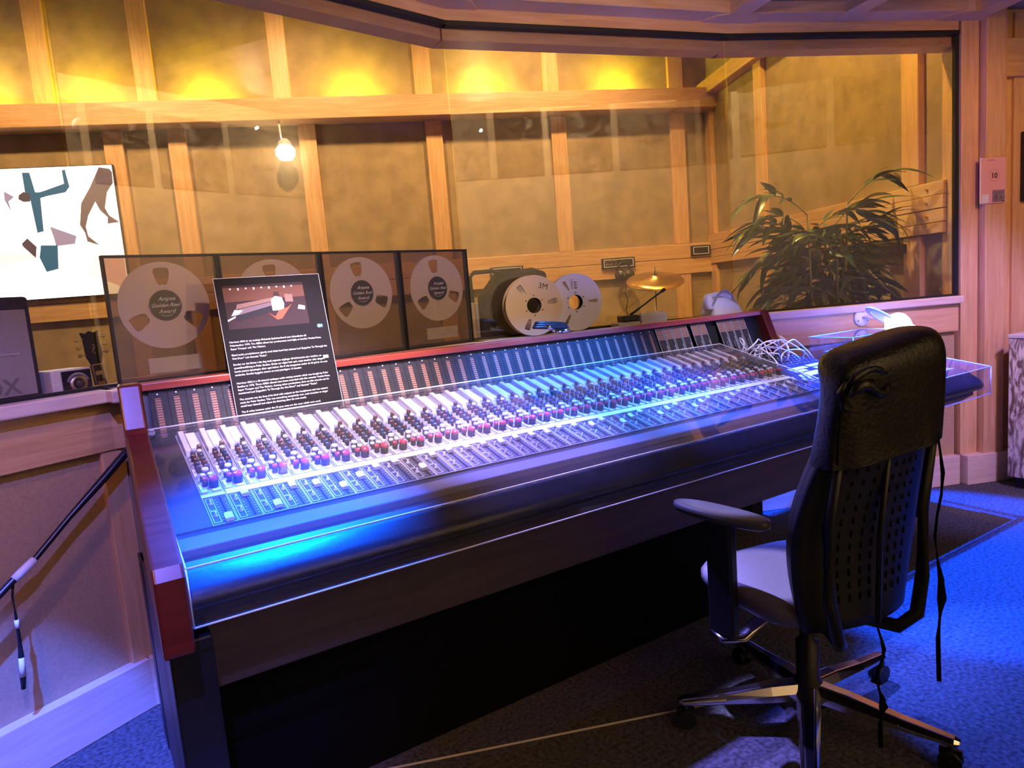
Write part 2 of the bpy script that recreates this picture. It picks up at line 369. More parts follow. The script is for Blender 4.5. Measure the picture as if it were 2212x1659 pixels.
for k, (z0, z1) in enumerate(((1.845, 1.93), (1.76, 1.843), (1.675, 1.757), (1.605, 1.672))):
    bd = MB().box((0, -0.05 - 0.004 * (k % 2), z0), (LR, 0, z1), 0, MR).build('board', PINE_H, ws, 0.004)
    MB().cyl((LR - 0.14, -0.05, (z0 + z1) / 2), (LR - 0.14, -0.06, (z0 + z1) / 2), 0.009, n=10, M=MR).build('screw', SCREW, bd)
MB().box((LR - 0.75, -0.06, 1.50), (LR - 0.35, -0.005, 1.56), 0, MR).build('slot', BLACK, ws)
dist = lambda x, y: (Vector((x, y)) - Vector(FC)).length
for d_, w_ in ((dist(5.765, 4.38), 0.15), (dist(4.90, 2.53), 0.16), (0.1, 0.14)):
    MB().box((d_ - w_ / 2, -0.05, 1.93), (d_ + w_ / 2, 0, 3.40), 0, MR).build('batten', PINE_V, ws, 0.005)
    MB().box((d_ - w_ / 2, -0.04, 0.0), (d_ + w_ / 2, 0, 1.60), 0, MR).build('batten', PINE_V, ws, 0.005)
struct(MB().box((-3.6, 2.0, 0), (-3.5, 9.6, 4.7)).build('wall_studio_left', HESSIAN_FAR))
CEILD = plain('studio_ceiling', (0.30, 0.22, 0.12), 0.9)
struct(MB().box((-3.6, 2.3, 4.7), (7.4, 9.6, 4.8)).build('ceiling_studio', CEILD))
for i, (side, a, b) in enumerate(FAC):          # wall above the window, studio side
    M, L = frame(a, b)
    struct(MB().box((-0.02, 0.02, 2.90), (L + 0.02, 0.12, 4.7), 0, M).build('wall_over_window_%d' % (i + 1), HESSIAN_FAR))
# deep shelf under the glass on the studio side
for i in (0, 1, 2, 3):
    side, a, b = FAC[i]; M, L = frame(a, b)
    struct(MB().box((0.0, 0.141, ZS - 0.06), (L, 0.20 if i == 3 else 0.50, ZS - 0.02), 0, M).build('trim_%d' % (i + 16), PINE_H, None, 0.004))
    MB().box((0.0, 0.12, 0.0), (L, 0.16, ZS - 0.06), 0, M).build('wall_under_shelf', HESSIAN_FAR)
for o in list(COL.objects):
    if o.name.startswith('wall_under_shelf'): o['kind'] = 'structure'

# ================================================================== MIXING CONSOLE
X0, X1 = 0.20, 2.95                       # channel deck
YF, YR = 1.97, 2.58; ZF, ZR = 0.872, 1.040
TH = atan2(ZR - ZF, YR - YF); LS = hypot(ZR - ZF, YR - YF)
con = thing('mixing_console', 'long analogue mixing console with mahogany end panels and rows of knobs', 'mixing console', (1.6, 2.2, 0))
# end panel, left: stepped mahogany slab
def end_panel(xl_b, xl_f, wd, prof, xr=None):
    mb = MB(); n = len(prof)
    ys = [p[0] for p in prof]; y0, y1 = min(ys), max(ys)
    xl = lambda y: xl_f + (xl_b - xl_f) * (y - y0) / (y1 - y0)
    vs_ = [(xl(y), y, z) for y, z in prof] + [(xl(y) + wd, y, z) for y, z in prof]
    mb.add(vs_, [tuple(range(n)), tuple(range(2 * n - 1, n - 1, -1))] + [(i, n + i, n + (i + 1) % n, (i + 1) % n) for i in range(n)])
    return mb
PROF = [(1.70, 0.66), (1.70, 0.845), (1.72, 0.872), (2.30, 1.012), (2.545, 1.070), (2.565, 1.085), (2.625, 1.226), (2.70, 1.228), (2.72, 0.66)]
e = end_panel(0.118, 0.085, 0.068, PROF).build('end_panel', MAHOG, con, 0.008, 3); e['label'] = 'deep red mahogany end panel'
PROF2 = [(2.54, 0.90), (2.545, 1.050), (2.565, 1.075), (2.625, 1.226), (2.70, 1.228), (2.705, 0.90)]
end_panel(3.385, 3.385, 0.06, PROF2).build('end_panel', MAHOG, con, 0.006, 3)
# carcase under the deck
cb = MB()
cb.prism([(1.80, 0.70), (1.90, 0.66), (2.66, 0.66), (2.66, 1.02), (2.58, ZR - 0.006), (1.97, ZF - 0.006), (1.86, 0.845), (1.80, 0.80)], 0, 2.82, 0,
         Matrix(((0, 0, 1, 0.153), (1, 0, 0, 0), (0, 1, 0, 0), (0, 0, 0, 1))))
cb.build('carcase', BLACK, con, 0.003)
MB().box((0.153, 1.846, 0.838), (2.97, YF + 0.004, 0.862)).build('front_deck', plain('deck_grey', (0.12, 0.125, 0.15), 0.3), con, 0.004)
# rolled armrest
arm = MB()
pr = [(1.88, 0.842), (1.862, 0.840), (1.836, 0.825), (1.774, 0.785), (1.757, 0.766), (1.752, 0.748), (1.765, 0.731), (1.80, 0.723), (1.88, 0.721)]
AX = (0.16, 0.5, 0.9, 1.6, 2.34, 2.35, 3.0, 3.6, 4.06)
arm.add([(x, y, z) for x in AX for y, z in pr], [(i * 9 + j, (i + 1) * 9 + j, (i + 1) * 9 + j + 1, i * 9 + j + 1) for i in range(8) for j in range(8)], 0, None, True)
arm.add([(0.16, y, z) for y, z in pr] + [(4.06, y, z) for y, z in pr], [tuple(range(8, -1, -1)), tuple(range(9, 18))])
arm.build('armrest', plain('armrest_leather', (0.008, 0.008, 0.009), 0.26, noise=0.2, nscale=60, bump=0.03), con)['label'] = 'padded black leather armrest roll'
# meter bridge
YB0, ZB0, YB1, ZB1 = 2.585, 1.045, 2.648, 1.198
MB().prism([(YB0 + 0.012, ZB0 - 0.06), (YB1 + 0.012, ZB1), (2.69, ZB1), (2.69, ZB0 - 0.06)], 0, 3.385 - 0.186, 0, Matrix(((0, 0, 1, 0.186), (1, 0, 0, 0), (0, 1, 0, 0), (0, 0, 0, 1)))).build('meter_bridge', BLACK, con)
MB().box((0.184, 2.628, ZB1), (3.39, 2.70, 1.224)).build('top_rail', MAHOG_TOP, con, 0.004)['label'] = 'red mahogany rail along the top'
# meters
SEG, n_, l_, b_ = new_mat('meter_window')
tc = n_.new('ShaderNodeTexCoord'); mp = n_.new('ShaderNodeMapping'); mp.inputs['Scale'].default_value = (0, 1, 0)
wv = n_.new('ShaderNodeTexWave'); wv.bands_direction = 'Y'; wv.inputs['Scale'].default_value = 34
rr = n_.new('ShaderNodeValToRGB'); rr.color_ramp.elements[0].color = (0.10, 0.045, 0.03, 1); rr.color_ramp.elements[0].position = 0.15
rr.color_ramp.elements[1].color = (0.30, 0.18, 0.13, 1); rr.color_ramp.elements[1].position = 0.5
l_.new(tc.outputs['Object'], mp.inputs['Vector']); l_.new(mp.outputs['Vector'], wv.inputs['Vector']); l_.new(wv.outputs['Fac'], rr.inputs['Fac']); l_.new(rr.outputs['Color'], b_.inputs['Base Color'])
b_.inputs['Roughness'].default_value = 0.6; b_.inputs['Specular IOR Level'].default_value = 0.2
PLATE = plain('meter_plate', (0.028, 0.028, 0.032), 0.6, spec=0.2, noise=0.3, nscale=25)
LB = hypot(ZB1 - ZB0, YB1 - YB0); AB_ = atan2(ZB1 - ZB0, YB1 - YB0); MW = 0.0586
def meter_mesh(framed):
    mb = MB(); w2 = MW / 2 - 0.0006
    if not framed:
        a, b = -0.012, 0.012 - 0.004
        y0, y1 = -0.02, LB - 0.030
        mb.box((-w2, -0.03, -0.008), (a, LB, 0), 0); mb.box((b, -0.03, -0.008), (w2, LB, 0), 0)
        mb.box((a, y1, -0.008), (b, LB, 0), 0); mb.box((a, y0, -0.008), (b, y1, -0.003), 1)
        mb.lathe([(0.0028, 0), (0.0028, 0.0015)], 8, 2, Matrix.Translation((-0.002, LB - 0.018, 0)))
    else:
        mb.box((-w2, -0.03, -0.008), (w2, LB, 0), 0)
        t = 0.0012
        mb.box((-w2 + 0.003, LB - 0.012, 0), (w2 - 0.003, LB - 0.012 + t, 0.0006), 2)
        for xx in (-w2 + 0.003, w2 - 0.003 - t): mb.box((xx, -0.03, 0), (xx + t, LB - 0.012, 0.0006), 2)
        mb.box((-w2 + 0.006, LB * 0.55, 0), (w2 - 0.006, LB - 0.015, 0.0004), 1)
        for k in range(11):
            mb.box((w2 - 0.013, -0.02 + k * 0.0075, 0), (w2 - 0.0065, -0.018 + k * 0.0075, 0.0006), 2)
            if k < 8: mb.box((0.001, -0.02 + k * 0.0075, 0), (0.006, -0.0185 + k * 0.0075, 0.0006), 2)
    return mb.mesh('meter', [PLATE, SEG, WHITE])
mm, mf = meter_mesh(False), meter_mesh(True)
slots = [(0.232 + k * MW, mm) for k in range(40)]
for g, n in ((2.585, 4), (2.845, 2), (3.05, 4)):
    slots += [(g + k * MW, mf) for k in range(n)]
for x, me in slots:
    o = put('meter', me, con, local=True); o.parent = con; o.matrix_parent_inverse = WM(con).inverted()
    o.location = (x, YB0, ZB0); o.rotation_euler = (AB_, 0, 0)
# three pin socket beside the first meter
sk = MB().lathe([(0.0, 0), (0.011, 0), (0.011, 0.004), (0.009, 0.005), (0, 0.005)], 18, 0)
for a in (40, 140, 270): sk.lathe([(0.002, 0.005), (0.002, 0.0056)], 8, 1, Matrix.Translation((0.005 * cos(radians(a)), 0.005 * sin(radians(a)), 0)))
o = sk.build('socket', [PALE, BLACK], con, local=True); o.matrix_parent_inverse = WM(con).inverted(); o.location = (0.193, YB0 + 0.006, ZB0 + 0.015); o.rotation_euler = (AB_, 0, 0)

# ---- channel strips
NS = 40; SW = (X1 - X0 - 0.06) / NS; XS0 = X0 + 0.06
KM = dict(black=plain('knob_black', (0.014, 0.015, 0.02), 0.35), red=plain('knob_red', (0.50, 0.03, 0.06), 0.4), blue=plain('knob_blue', (0.02, 0.05, 0.13), 0.35), brown=plain('knob_brown', (0.11, 0.02, 0.025), 0.4))
def knob_mb(r, h, cap, mb=None, M=None, base=0):
    mb = mb or MB()
    mb.lathe([(r * 1.05, 0), (r, h * 0.72)], 10, base, M)
    mb.lathe([(r, h * 0.72), (r * 0.88, h), ], 10, base + 1, M)
    mb.box((-r * 0.12, -r * 0.86, h), (r * 0.12, -r * 0.1, h + 0.0006), base + 2, M)
    return mb
KTYPES = {  # radius, height, body, cap
    'large': (0.0132, 0.032, 'black', 'red'), 'small': (0.0088, 0.026, 'black', 'red'),
    'gain': (0.0108, 0.026, 'black', 'white'), 'send': (0.0080, 0.023, 'black', 'white'),
    'eq': (0.0078, 0.022, 'black', 'blue'), 'eqr': (0.0078, 0.022, 'black', 'brown'), 'top': (0.0082, 0.024, 'black', 'black')}
def mat_of(c): return WHITE if c == 'white' else KM[c]
KMESH = {k: knob_mb(v[0], v[1], 0).mesh('knob', [mat_of(v[2]), mat_of(v[3]), WHITE]) for k, v in KTYPES.items()}
LAY = [('large', 0.046, 0.222), ('small', 0.024, 0.236), ('send', 0.022, 0.268), ('send', 0.044, 0.268), ('gain', 0.035, 0.298),
       ('eq', 0.022, 0.328), ('eq', 0.046, 0.328), ('eq', 0.024, 0.355), ('eqr', 0.046, 0.355), ('eqr', 0.024, 0.383), ('eq', 0.046, 0.383),
       ('eqr', 0.022, 0.411), ('eq', 0.046, 0.411), ('eq', 0.024, 0.438), ('send', 0.046, 0.440), ('top', 0.050, 0.475)]
def strip_mesh():
    mb = MB(); w = SW - 0.0022
    mb.box((0, 0, -0.012), (w, 0.160, 0), 1)                       # fader section
    mb.box((0, 0.162, -0.012), (w, 0.178, 0.001), 2)
    mb.box((0, 0.180, -0.012), (w, LS, 0), 0)
    t = 0.0011
    for xx in (0, w - t): mb.box((xx, 0.0, 0), (xx + t, 0.16, 0.0007), 2)
    mb.box((0, 0.0, 0), (w, t, 0.0007), 2)
    for (a, b, c, d) in ((0.006, 0.012, 0.024, 0.075), (0.006, 0.080, 0.024, 0.150)):   # boxed legends
        mb.box((a, b, 0), (a + t, d, 0.0007), 2); mb.box((c, b, 0), (c + t, d, 0.0007), 2)
        mb.box((a, b, 0), (c, b + t, 0.0007), 2); mb.box((a, d, 0), (c + t, d + t, 0.0007), 2)
    for k in range(9):
        mb.box((0.029, 0.02 + k * 0.0145, 0), (0.035 if k % 2 else 0.033, 0.021 + k * 0.0145, 0.0007), 2)
        mb.box((0.055, 0.02 + k * 0.0145, 0), (0.060, 0.021 + k * 0.0145, 0.0007), 2)
    mb.box((0.043, 0.008, -0.001), (0.0475, 0.152, 0.0006), 3)     # fader slot
    for v in (0.045, 0.115):                                       # small silver levers
        M = Matrix.Translation((0.0155, v, 0))
        mb.lathe([(0.0065, 0), (0.0055, 0.004), (0.0028, 0.008), (0.0022, 0.016)], 8, 4, M)
    mb.box((0.004, 0.184, 0), (0.020, 0.198, 0.007), 4); mb.box((0.036, 0.186, 0), (0.058, 0.197, 0.006), 2)
    mb.box((0.004, 0.205, 0), (0.012, 0.240, 0.005), 4)
    for v in (0.252, 0.284, 0.314, 0.342, 0.370, 0.398, 0.426):
        mb.box((0.008, v, 0), (0.0115, v + 0.006, 0.012), 4); mb.box((0.033, v, 0), (0.036, v + 0.005, 0.011), 4)
    mb.box((0.004, 0.290, 0), (0.013, 0.345, 0.006), 2)
    # raised routing ridge at the back
    mb.prism([(0.455, 0), (0.462, 0.014), (LS - 0.012, 0.018), (LS - 0.006, 0)], 0.008, 0.024, 4, Matrix(((0, 0, 1, 0), (1, 0, 0, 0), (0, 1, 0, 0), (0, 0, 0, 1))))
    mb.box((0.030, 0.495, 0), (0.058, LS - 0.01, 0.006), 2)
    return mb.mesh('channel_strip', [GREY, DGREY, WHITE, BLACK_M, PALE])
SM = strip_mesh()
fc = MB()
def cap(u, v):
    z = 0.0105 + 0.0045 * abs(2 * u - 1) ** 1.5 * (1 if True else 0)
    return (-0.0105 + 0.021 * v, -0.016 + 0.032 * u, z - 0.002 * abs(2 * v - 1))
fc.grid(8, 3, cap)
fc.add([cap(i / 8, 0) for i in range(9)] + [(-0.0105, -0.016 + 0.032 * i / 8, 0.003) for i in range(9)], [(i, 9 + i, 10 + i, i + 1) for i in range(8)])
fc.add([cap(i / 8, 1) for i in range(9)] + [(0.0105, -0.016 + 0.032 * i / 8, 0.003) for i in range(9)], [(i, i + 1, 10 + i, 9 + i) for i in range(8)])
for u in (0, 1): fc.add([cap(u, 0), cap(u, 1), (0.0105, -0.016 + 0.032 * u, 0.003), (-0.0105, -0.016 + 0.032 * u, 0.003)], [(0, 1, 2, 3) if u == 0 else (3, 2, 1, 0)])
fc.box((-0.002, -0.006, -0.002), (0.002, 0.006, 0.006))
FCM = fc.mesh('fader_cap', [WHITE])
rest = MB(); RM = [mat_of('black'), mat_of('red'), WHITE, mat_of('blue'), mat_of('brown')]
NIND = 18
SR = Matrix.Rotation(TH, 4, 'X')
FV = [0.018, 0.135, 0.03, 0.12, 0.10, 0.05, 0.09, 0.128, 0.135, 0.06, 0.13, 0.14, 0.135, 0.135, 0.12, 0.13, 0.125, 0.12, 0.138, 0.13]
for i in range(NS):
    o = put('channel_strip', SM, con, local=True); o.matrix_parent_inverse = WM(con).inverted()
    o.location = (XS0 + i * SW, YF, ZF); o.rotation_euler = (TH, 0, 0)
    c = put('fader_cap', FCM, o, local=True); c.location = (0.045, FV[i] if i < 20 else (0.128, 0.075, 0.104)[i % 3], 0)
    for k, (kind, u, v) in enumerate(LAY):
        jit = ((i * 31 + k * 17) % 7 - 3) * 0.0004
        if i < NIND:
            q = put('knob', KMESH[kind], o, local=True); q.location = (u + jit, v, 0); q.rotation_euler = (0, 0, radians((i * 53 + k * 97) % 260 - 130))
        else:
            M = Matrix.Translation((XS0 + i * SW, YF, ZF)) @ SR @ Matrix.Translation((u + jit, v, 0)) @ Matrix.Rotation(radians((i * 53 + k * 97) % 260 - 130), 4, 'Z')
            r, h, bdy, cp = KTYPES[kind]; ix = dict(black=0, red=1, white=2, blue=3, brown=4)
            rest.lathe([(r * 1.05, 0), (r, h * 0.72)], 8, ix[bdy], M, True, False); rest.lathe([(r, h * 0.72), (r * 0.88, h)], 8, ix[cp], M)
tag(rest.build('knob', RM, con), kind='stuff')
# bright designation strip across all channels
MS = Matrix.Translation((0, YF, ZF)) @ SR
MB().box((XS0 + SW, 0.154, 0.001), (X1, 0.1820, 0.004), 0, MS).build('designation_strip', plain('strip_white', (0.9, 0.9, 0.92), 0.4), con)
MB().box((0.155, -0.0, -0.01), (XS0 - 0.002, LS, 0.0), 0, MS).build('side_cheek', DGREY, con)
# group and master block, patch bay, right wing
mg = MB().box((X1 + 0.004, 0, -0.012), (X1 + 0.10, LS, 0), 0, MS)
mg.build('master_panel', DGREY, con, 0.002)
for k, (x, v) in enumerate(((X1 + 0.025, 0.10), (X1 + 0.05, 0.135), (X1 + 0.075, 0.105), (X1 + 0.09, 0.14))):
    c = put('fader_cap', FCM, con, local=True); c.matrix_parent_inverse = WM(con).inverted(); c.matrix_basis = MS @ Matrix.Translation((x, v, 0))
pb = MB().prism([(2.06, 0.66), (2.06, 0.905), (2.60, 0.985), (2.60, 0.66)], 0, 0.40, 0, Matrix(((0, 0, 1, 3.05), (1, 0, 0, 0), (0, 1, 0, 0), (0, 0, 0, 1))))
pb.build('patch_bay', BLACK, con, 0.004)
jk = MB()
for a in range(11):
    for b in range(8):
        jk.lathe([(0.006, 0), (0.006, 0.004), (0.003, 0.004), (0.003, 0.001)], 8, 0, Matrix.Translation((3.08 + a * 0.033, 2.30 + b * 0.036, 0.905 + (2.30 + b * 0.036 - 2.06) * 0.148)))
tag(jk.build('jack_socket', ALU, con), kind='stuff')
MB().prism([(1.80, 0.70), (1.86, 0.66), (2.40, 0.66), (2.40, 0.90), (2.05, 0.90), (2.04, 0.83), (1.86, 0.82), (1.80, 0.80)], 0, 0.60, 0, Matrix(((0, 0, 1, 3.455), (1, 0, 0, 0), (0, 1, 0, 0), (0, 0, 0, 1)))).build('side_wing', BLACK, con, 0.004)
MB().prism([(1.80, 0.70), (1.86, 0.66), (2.06, 0.66), (2.06, 0.83), (1.86, 0.83), (1.80, 0.80)], 0, 0.48, 0, Matrix(((0, 0, 1, 2.974), (1, 0, 0, 0), (0, 1, 0, 0), (0, 0, 0, 1)))).build('side_wing', BLACK, con, 0.004)
# legs and modesty board
MB().box((0.10, 1.78, 0.0), (0.20, 1.92, 0.66)).build('leg', BLACK, con, 0.006)
MB().box((0.10, 2.50, 0.0), (0.20, 2.62, 0.66)).build('leg', BLACK, con, 0.006)
MB().box((3.12, 2.52, 0.0), (3.21, 2.62, 0.90)).build('leg', BLACK, con, 0.006)
MB().box((3.90, 2.00, 0.0), (3.98, 2.10, 0.66)).build('leg', BLACK, con, 0.006)
MB().box((0.20, 1.90, 0.46), (2.95, 1.92, 0.66)).build('modesty_board', wood('board_brown', (0.055, 0.038, 0.026), (0.08, 0.055, 0.038), (3, 3, 40), 0.6, 0), con, 0.003)
MB().box((0.20, 1.98, 0.0), (2.30, 2.00, 0.66)).build('shade_panel', BLACK_M, con, 0.003)  # matt black sheet added so the space under the console stays dark
MB().box((0.104, 1.92, 0.0), (0.116, 2.60, 0.66)).build('side_panel', wood('panel_brown', (0.05, 0.02, 0.012), (0.08, 0.03, 0.02), (4, 30, 30), 0.5, 0.1), con, 0.003)

# ---- acrylic covers
def cover(name, label, x0, x1, yf, yr, zb, zf, zr, zrb, left=True, right=True):
    t = thing(name, label, 'display cover', (x0, yf, zb))
    th = 0.005
    MB().add([(x0, yf, zf), (x1, yf, zf), (x1, yr, zr), (x0, yr, zr), (x0, yf, zf - th), (x1, yf, zf - th), (x1, yr, zr - th), (x0, yr, zr - th)],
             [(0, 1, 2, 3), (7, 6, 5, 4), (0, 4, 5, 1), (2, 6, 7, 3), (1, 5, 6, 2), (3, 7, 4, 0)]).build('top_sheet', ACRYL, t)
    MB().box((x0, yf, zb), (x1, yf + th, zf - th)).build('front_sheet', ACRYL, t)
    MB().box((x0, yr - th, zrb), (x1, yr, zr - th)).build('back_sheet', ACRYL, t)
    zside = lambda y: zf + (zr - zf) * (y - yf) / (yr - yf) - th
    for on, x in ((left, x0), (right, x1 - th)):
        if on:
            y1 = yf + th; y2 = yr - th
            MB().prism([(y1, zb), (y1, zside(y1)), (y2, zside(y2)), (y2, zrb)], x, x + th, 0, Matrix(((0, 0, 1, 0), (1, 0, 0, 0), (0, 1, 0, 0), (0, 0, 0, 1)))).build('side_sheet', ACRYL, t)
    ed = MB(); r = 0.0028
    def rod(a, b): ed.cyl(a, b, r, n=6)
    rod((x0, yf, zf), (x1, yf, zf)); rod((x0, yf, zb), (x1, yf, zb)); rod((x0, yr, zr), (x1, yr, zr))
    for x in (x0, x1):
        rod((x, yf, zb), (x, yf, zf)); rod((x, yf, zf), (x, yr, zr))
    ed.build('edge_glint', EDGE, t)
    return t
cover('acrylic_cover', 'long clear acrylic cover over the channel knobs and armrest', 0.158, 2.97, 1.737, 2.578, 0.704, 0.850, 1.074, 1.044)
cover('acrylic_cover', 'clear acrylic cover over the armrest end with the white card', 2.985, 4.10, 1.737, 2.045, 0.704, 0.850, 0.902, 0.84)
cover('acrylic_cover', 'small clear acrylic box over the grey keypad unit', 3.47, 3.98, 2.12, 2.38, 0.902, 1.062, 1.062, 0.902)

# ================================================================== THINGS ON AND ROUND THE CONSOLE
def ray(px, py):
    a = (px - 1106) / F; b = -(py - 829.5) / F
    return CF + CR * a + CU * b
FH = Vector((sin(YAW), cos(YAW), 0))
def AT(px, py, d):
    r = ray(px, py); return EYE + r * (d / r.dot(FH))
def ON(px, py, M, y=0.0):
    """local x, z where the sight line meets the upright plane y=const of frame M"""
    I = M.inverted(); o = I @ EYE; r = I.to_3x3() @ ray(px, py); t = (y - o.y) / r.y; p = o + r * t
    return p.x, p.z
def axes(o, x, y, z=None):
    x = Vector(x).normalized(); y = Vector(y).normalized(); z = x.cross(y) if z is None else Vector(z)
    return Matrix(((x.x, y.x, z.x, o[0]), (x.y, y.y, z.y, o[1]), (x.z, y.z, z.z, o[2]), (0, 0, 0, 1)))
def quad(mb, pts, z=0.0, mi=0, M=None):
    n = len(pts); a = sum(pts[i][0] * pts[(i + 1) % n][1] - pts[(i + 1) % n][0] * pts[i][1] for i in range(n))
    if a < 0: pts = pts[::-1]
    return mb.add([(x, y, z) for x, y in pts], [tuple(range(n))], mi, M)
def superloft(rings, n=28, e=3.0, mi=0, M=None, mb=None):
    """rings: (cx, cy, z, half_x, half_y)"""
    mb = mb or MB(); vs_ = []; fs_ = []
    for cx, cy, z, hx, hy in rings:
        for k in range(n):
            t = 2 * pi * k / n; c, s_ = cos(t), sin(t)
            vs_.append((cx + hx * abs(c) ** (2 / e) * (1 if c >= 0 else -1), cy + hy * abs(s_) ** (2 / e) * (1 if s_ >= 0 else -1), z))
    for i in range(len(rings) - 1):
        for k in range(n): fs_.append((i * n + k, i * n + (k + 1) % n, (i + 1) * n + (k + 1) % n, (i + 1) * n + k))
    fs_ += [tuple(range(n - 1, -1, -1)), tuple((len(rings) - 1) * n + k for k in range(n))]
    return mb.add(vs_, fs_, mi, M, True)
INK = plain('print_white', (0.85, 0.85, 0.85), 0.5)

# ---- information board leaning on the meter bridge
W_, H_ = 0.388, 0.532
sg = thing('information_board', 'black printed information board with photo and text leaning on the meter bridge', 'sign', (0.66, 2.583, 1.05))
up = Vector((0, 0.133, 0.515)).normalized()
MSG = axes((0.467, 2.583, 1.050), (1, 0, 0), up)
MB().box((0, 0, -0.005), (W_, H_, 0), 0, MSG).build('board', plain('board_black', (0.010, 0.009, 0.009), 0.6, spec=0.15), sg)
bd = MB(); t = 0.0016
for lo, hi in (((0, 0, -0.0052), (t, H_, 0.0004)), ((W_ - t, 0, -0.0052), (W_, H_, 0.0004)), ((0, H_ - t, -0.0052), (W_, H_, 0.0004))): bd.box(lo, hi, 0, MSG)
bd.build('edge', PALE, sg)
ph = MB(); x0, x1, y0, y1 = 0.026, 0.318, 0.338, 0.502; X_ = lambda u: x0 + (x1 - x0) * u; Y_ = lambda v: y0 + (y1 - y0) * v
quad(ph, [(X_(0), Y_(0)), (X_(1), Y_(0)), (X_(1), Y_(1)), (X_(0), Y_(1))], 0.0005, 0, MSG)
def pp(pts, mi, z): quad(ph, [(X_(u), Y_(v)) for u, v in pts], z, mi, MSG)
pp([(0, 0.62), (1, 0.66), (1, 0.93), (0, 0.95)], 1, 0.0007)
pp([(0.12, 0.45), (0.62, 0.60), (0.62, 0.68), (0.14, 0.56)], 2, 0.0009)
pp([(0.10, 0.30), (0.60, 0.50), (0.60, 0.58), (0.16, 0.45)], 3, 0.0010)
pp([(0.12, 0.18), (0.58, 0.36), (0.60, 0.50), (0.10, 0.30)], 4, 0.0011)
pp([(0.05, 0.30), (0.14, 0.33), (0.20, 0.42), (0.10, 0.44)], 5, 0.0012)
pp([(0.0, 0.18), (0.1, 0.26), (0.1, 0.30), (0.0, 0.22)], 5, 0.0012)
pp([(0.56, 0.36), (0.70, 0.36), (0.72, 0.50), (0.70, 0.66), (0.62, 0.70), (0.56, 0.62)], 5, 0.0014)
pp([(0.60, 0.70), (0.68, 0.70), (0.67, 0.80), (0.61, 0.80)], 6, 0.0015)
pp([(0.50, 0.32), (0.60, 0.14), (0.66, 0.16), (0.82, 0.50), (0.76, 0.42), (0.64, 0.36), (0.58, 0.22)], 7, 0.0016)
pp([(0.74, 0.55), (0.84, 0.54), (0.84, 0.72), (0.74, 0.74)], 2, 0.0016)
pp([(0.88, 0.36), (0.97, 0.33), (0.98, 0.42), (0.90, 0.46)], 5, 0.0016)
for k in range(9): pp([(0.08 + k * 0.095, 0.90 - 0.02 * (k % 2)), (0.10 + k * 0.095, 0.90 - 0.02 * (k % 2)), (0.10 + k * 0.095, 0.935), (0.08 + k * 0.095, 0.935)], 5, 0.0016)
cols = ((0.05, 0.03, 0.03), (0.17, 0.08, 0.05), (0.30, 0.19, 0.14), (0.22, 0.17, 0.18), (0.03, 0.03, 0.035), (0.85, 0.83, 0.82), (0.07, 0.04, 0.03), (0.60, 0.12, 0.06))
ph.build('printed_photo', [plain('print_%d' % k, c, 0.6, spec=0.15) for k, c in enumerate(cols)], sg)
LINES = [(0.450, 'Harrison 4032 är ett analogt 40-kanals ljudmixerbord som inhandlades till'), (0.474, 'Polarstudion 1978. Tre ABBA album har producerats med hjälp av bordet: Voulez-Vous,'), (0.498, 'Super Trouper och The Visitors.'),
    (0.540, 'Bland andra produktioner gjorda med detta bord kan nämnas Led Zeppelins "In Through the'), (0.564, 'Out Door" och Genesis "Duke".'),
    (0.606, 'Bordet var det första i sitt slag med separata utgångar till hörlurarna ute i studion, en'), (0.630, 'specialbeställning av Polar Studios. Detta var något helt nytt, varje musiker eller sångare'), (0.654, 'kunde justera lyssningen efter eget behov. De 8 vita knapparna under de 24 grå är de som'), (0.678, 'användes. Bordet byggdes senare ut med ytterligare 16 kanaler.'),
    (0.735, 'Harrison 4032 is a 40-channel analogue audio mixing console which was bought by Polar'), (0.758, 'Studios in 1978. Three ABBA albums have been recorded with this console: Voulez-Vous,'), (0.781, 'Super Trouper and The Visitors. Among other productions done on this console can be'), (0.804, "mentioned Led Zeppelin's \"In Through the Out Door\" and Genesis' \"Duke\"."),
    (0.846, 'The console was the first of its kind with outputs to the headphones and was custom'), (0.869, 'made for Polar Studios. This was something completely new, each musician or singer'), (0.892, 'could hear himself and adjust the listening after his own needs.'),
    (0.932, 'The 8 white buttons under the 24 grey ones are the ones which were used.'), (0.955, 'The console was later furnished with an additional 16 channels.')]
bm = bmesh.new()
for f_, s_ in LINES:
    me = text_mesh(s_, 0.0093, bold=0.00012); me.transform(MSG @ Matrix.Translation((0.018, H_ * (1 - f_) - 0.004, 0.0006))); bm.from_mesh(me); bpy.data.meshes.remove(me)
me = bpy.data.meshes.new('lettering'); bm.to_mesh(me); bm.free(); me.materials.clear(); me.materials.append(INK)
put('lettering', me, sg)
fg = MB(); x, y = 0.345, 0.318
fg.box((x, y, 0.0003), (x + 0.020, y + 0.013, 0.0006), 0, MSG); fg.box((x, y + 0.005, 0.0006), (x + 0.020, y + 0.008, 0.0009), 1, MSG); fg.box((x + 0.006, y, 0.0006), (x + 0.009, y + 0.013, 0.0009), 1, MSG)
fg.build('flag', [plain('flag_blue', (0.02, 0.22, 0.55), 0.5), plain('flag_yellow', (0.85, 0.78, 0.45), 0.5)], sg)
MB().box((0.345, 0.196, 0.0003), (0.365, 0.208, 0.0006), 0, MSG).build('flag', INK, sg)

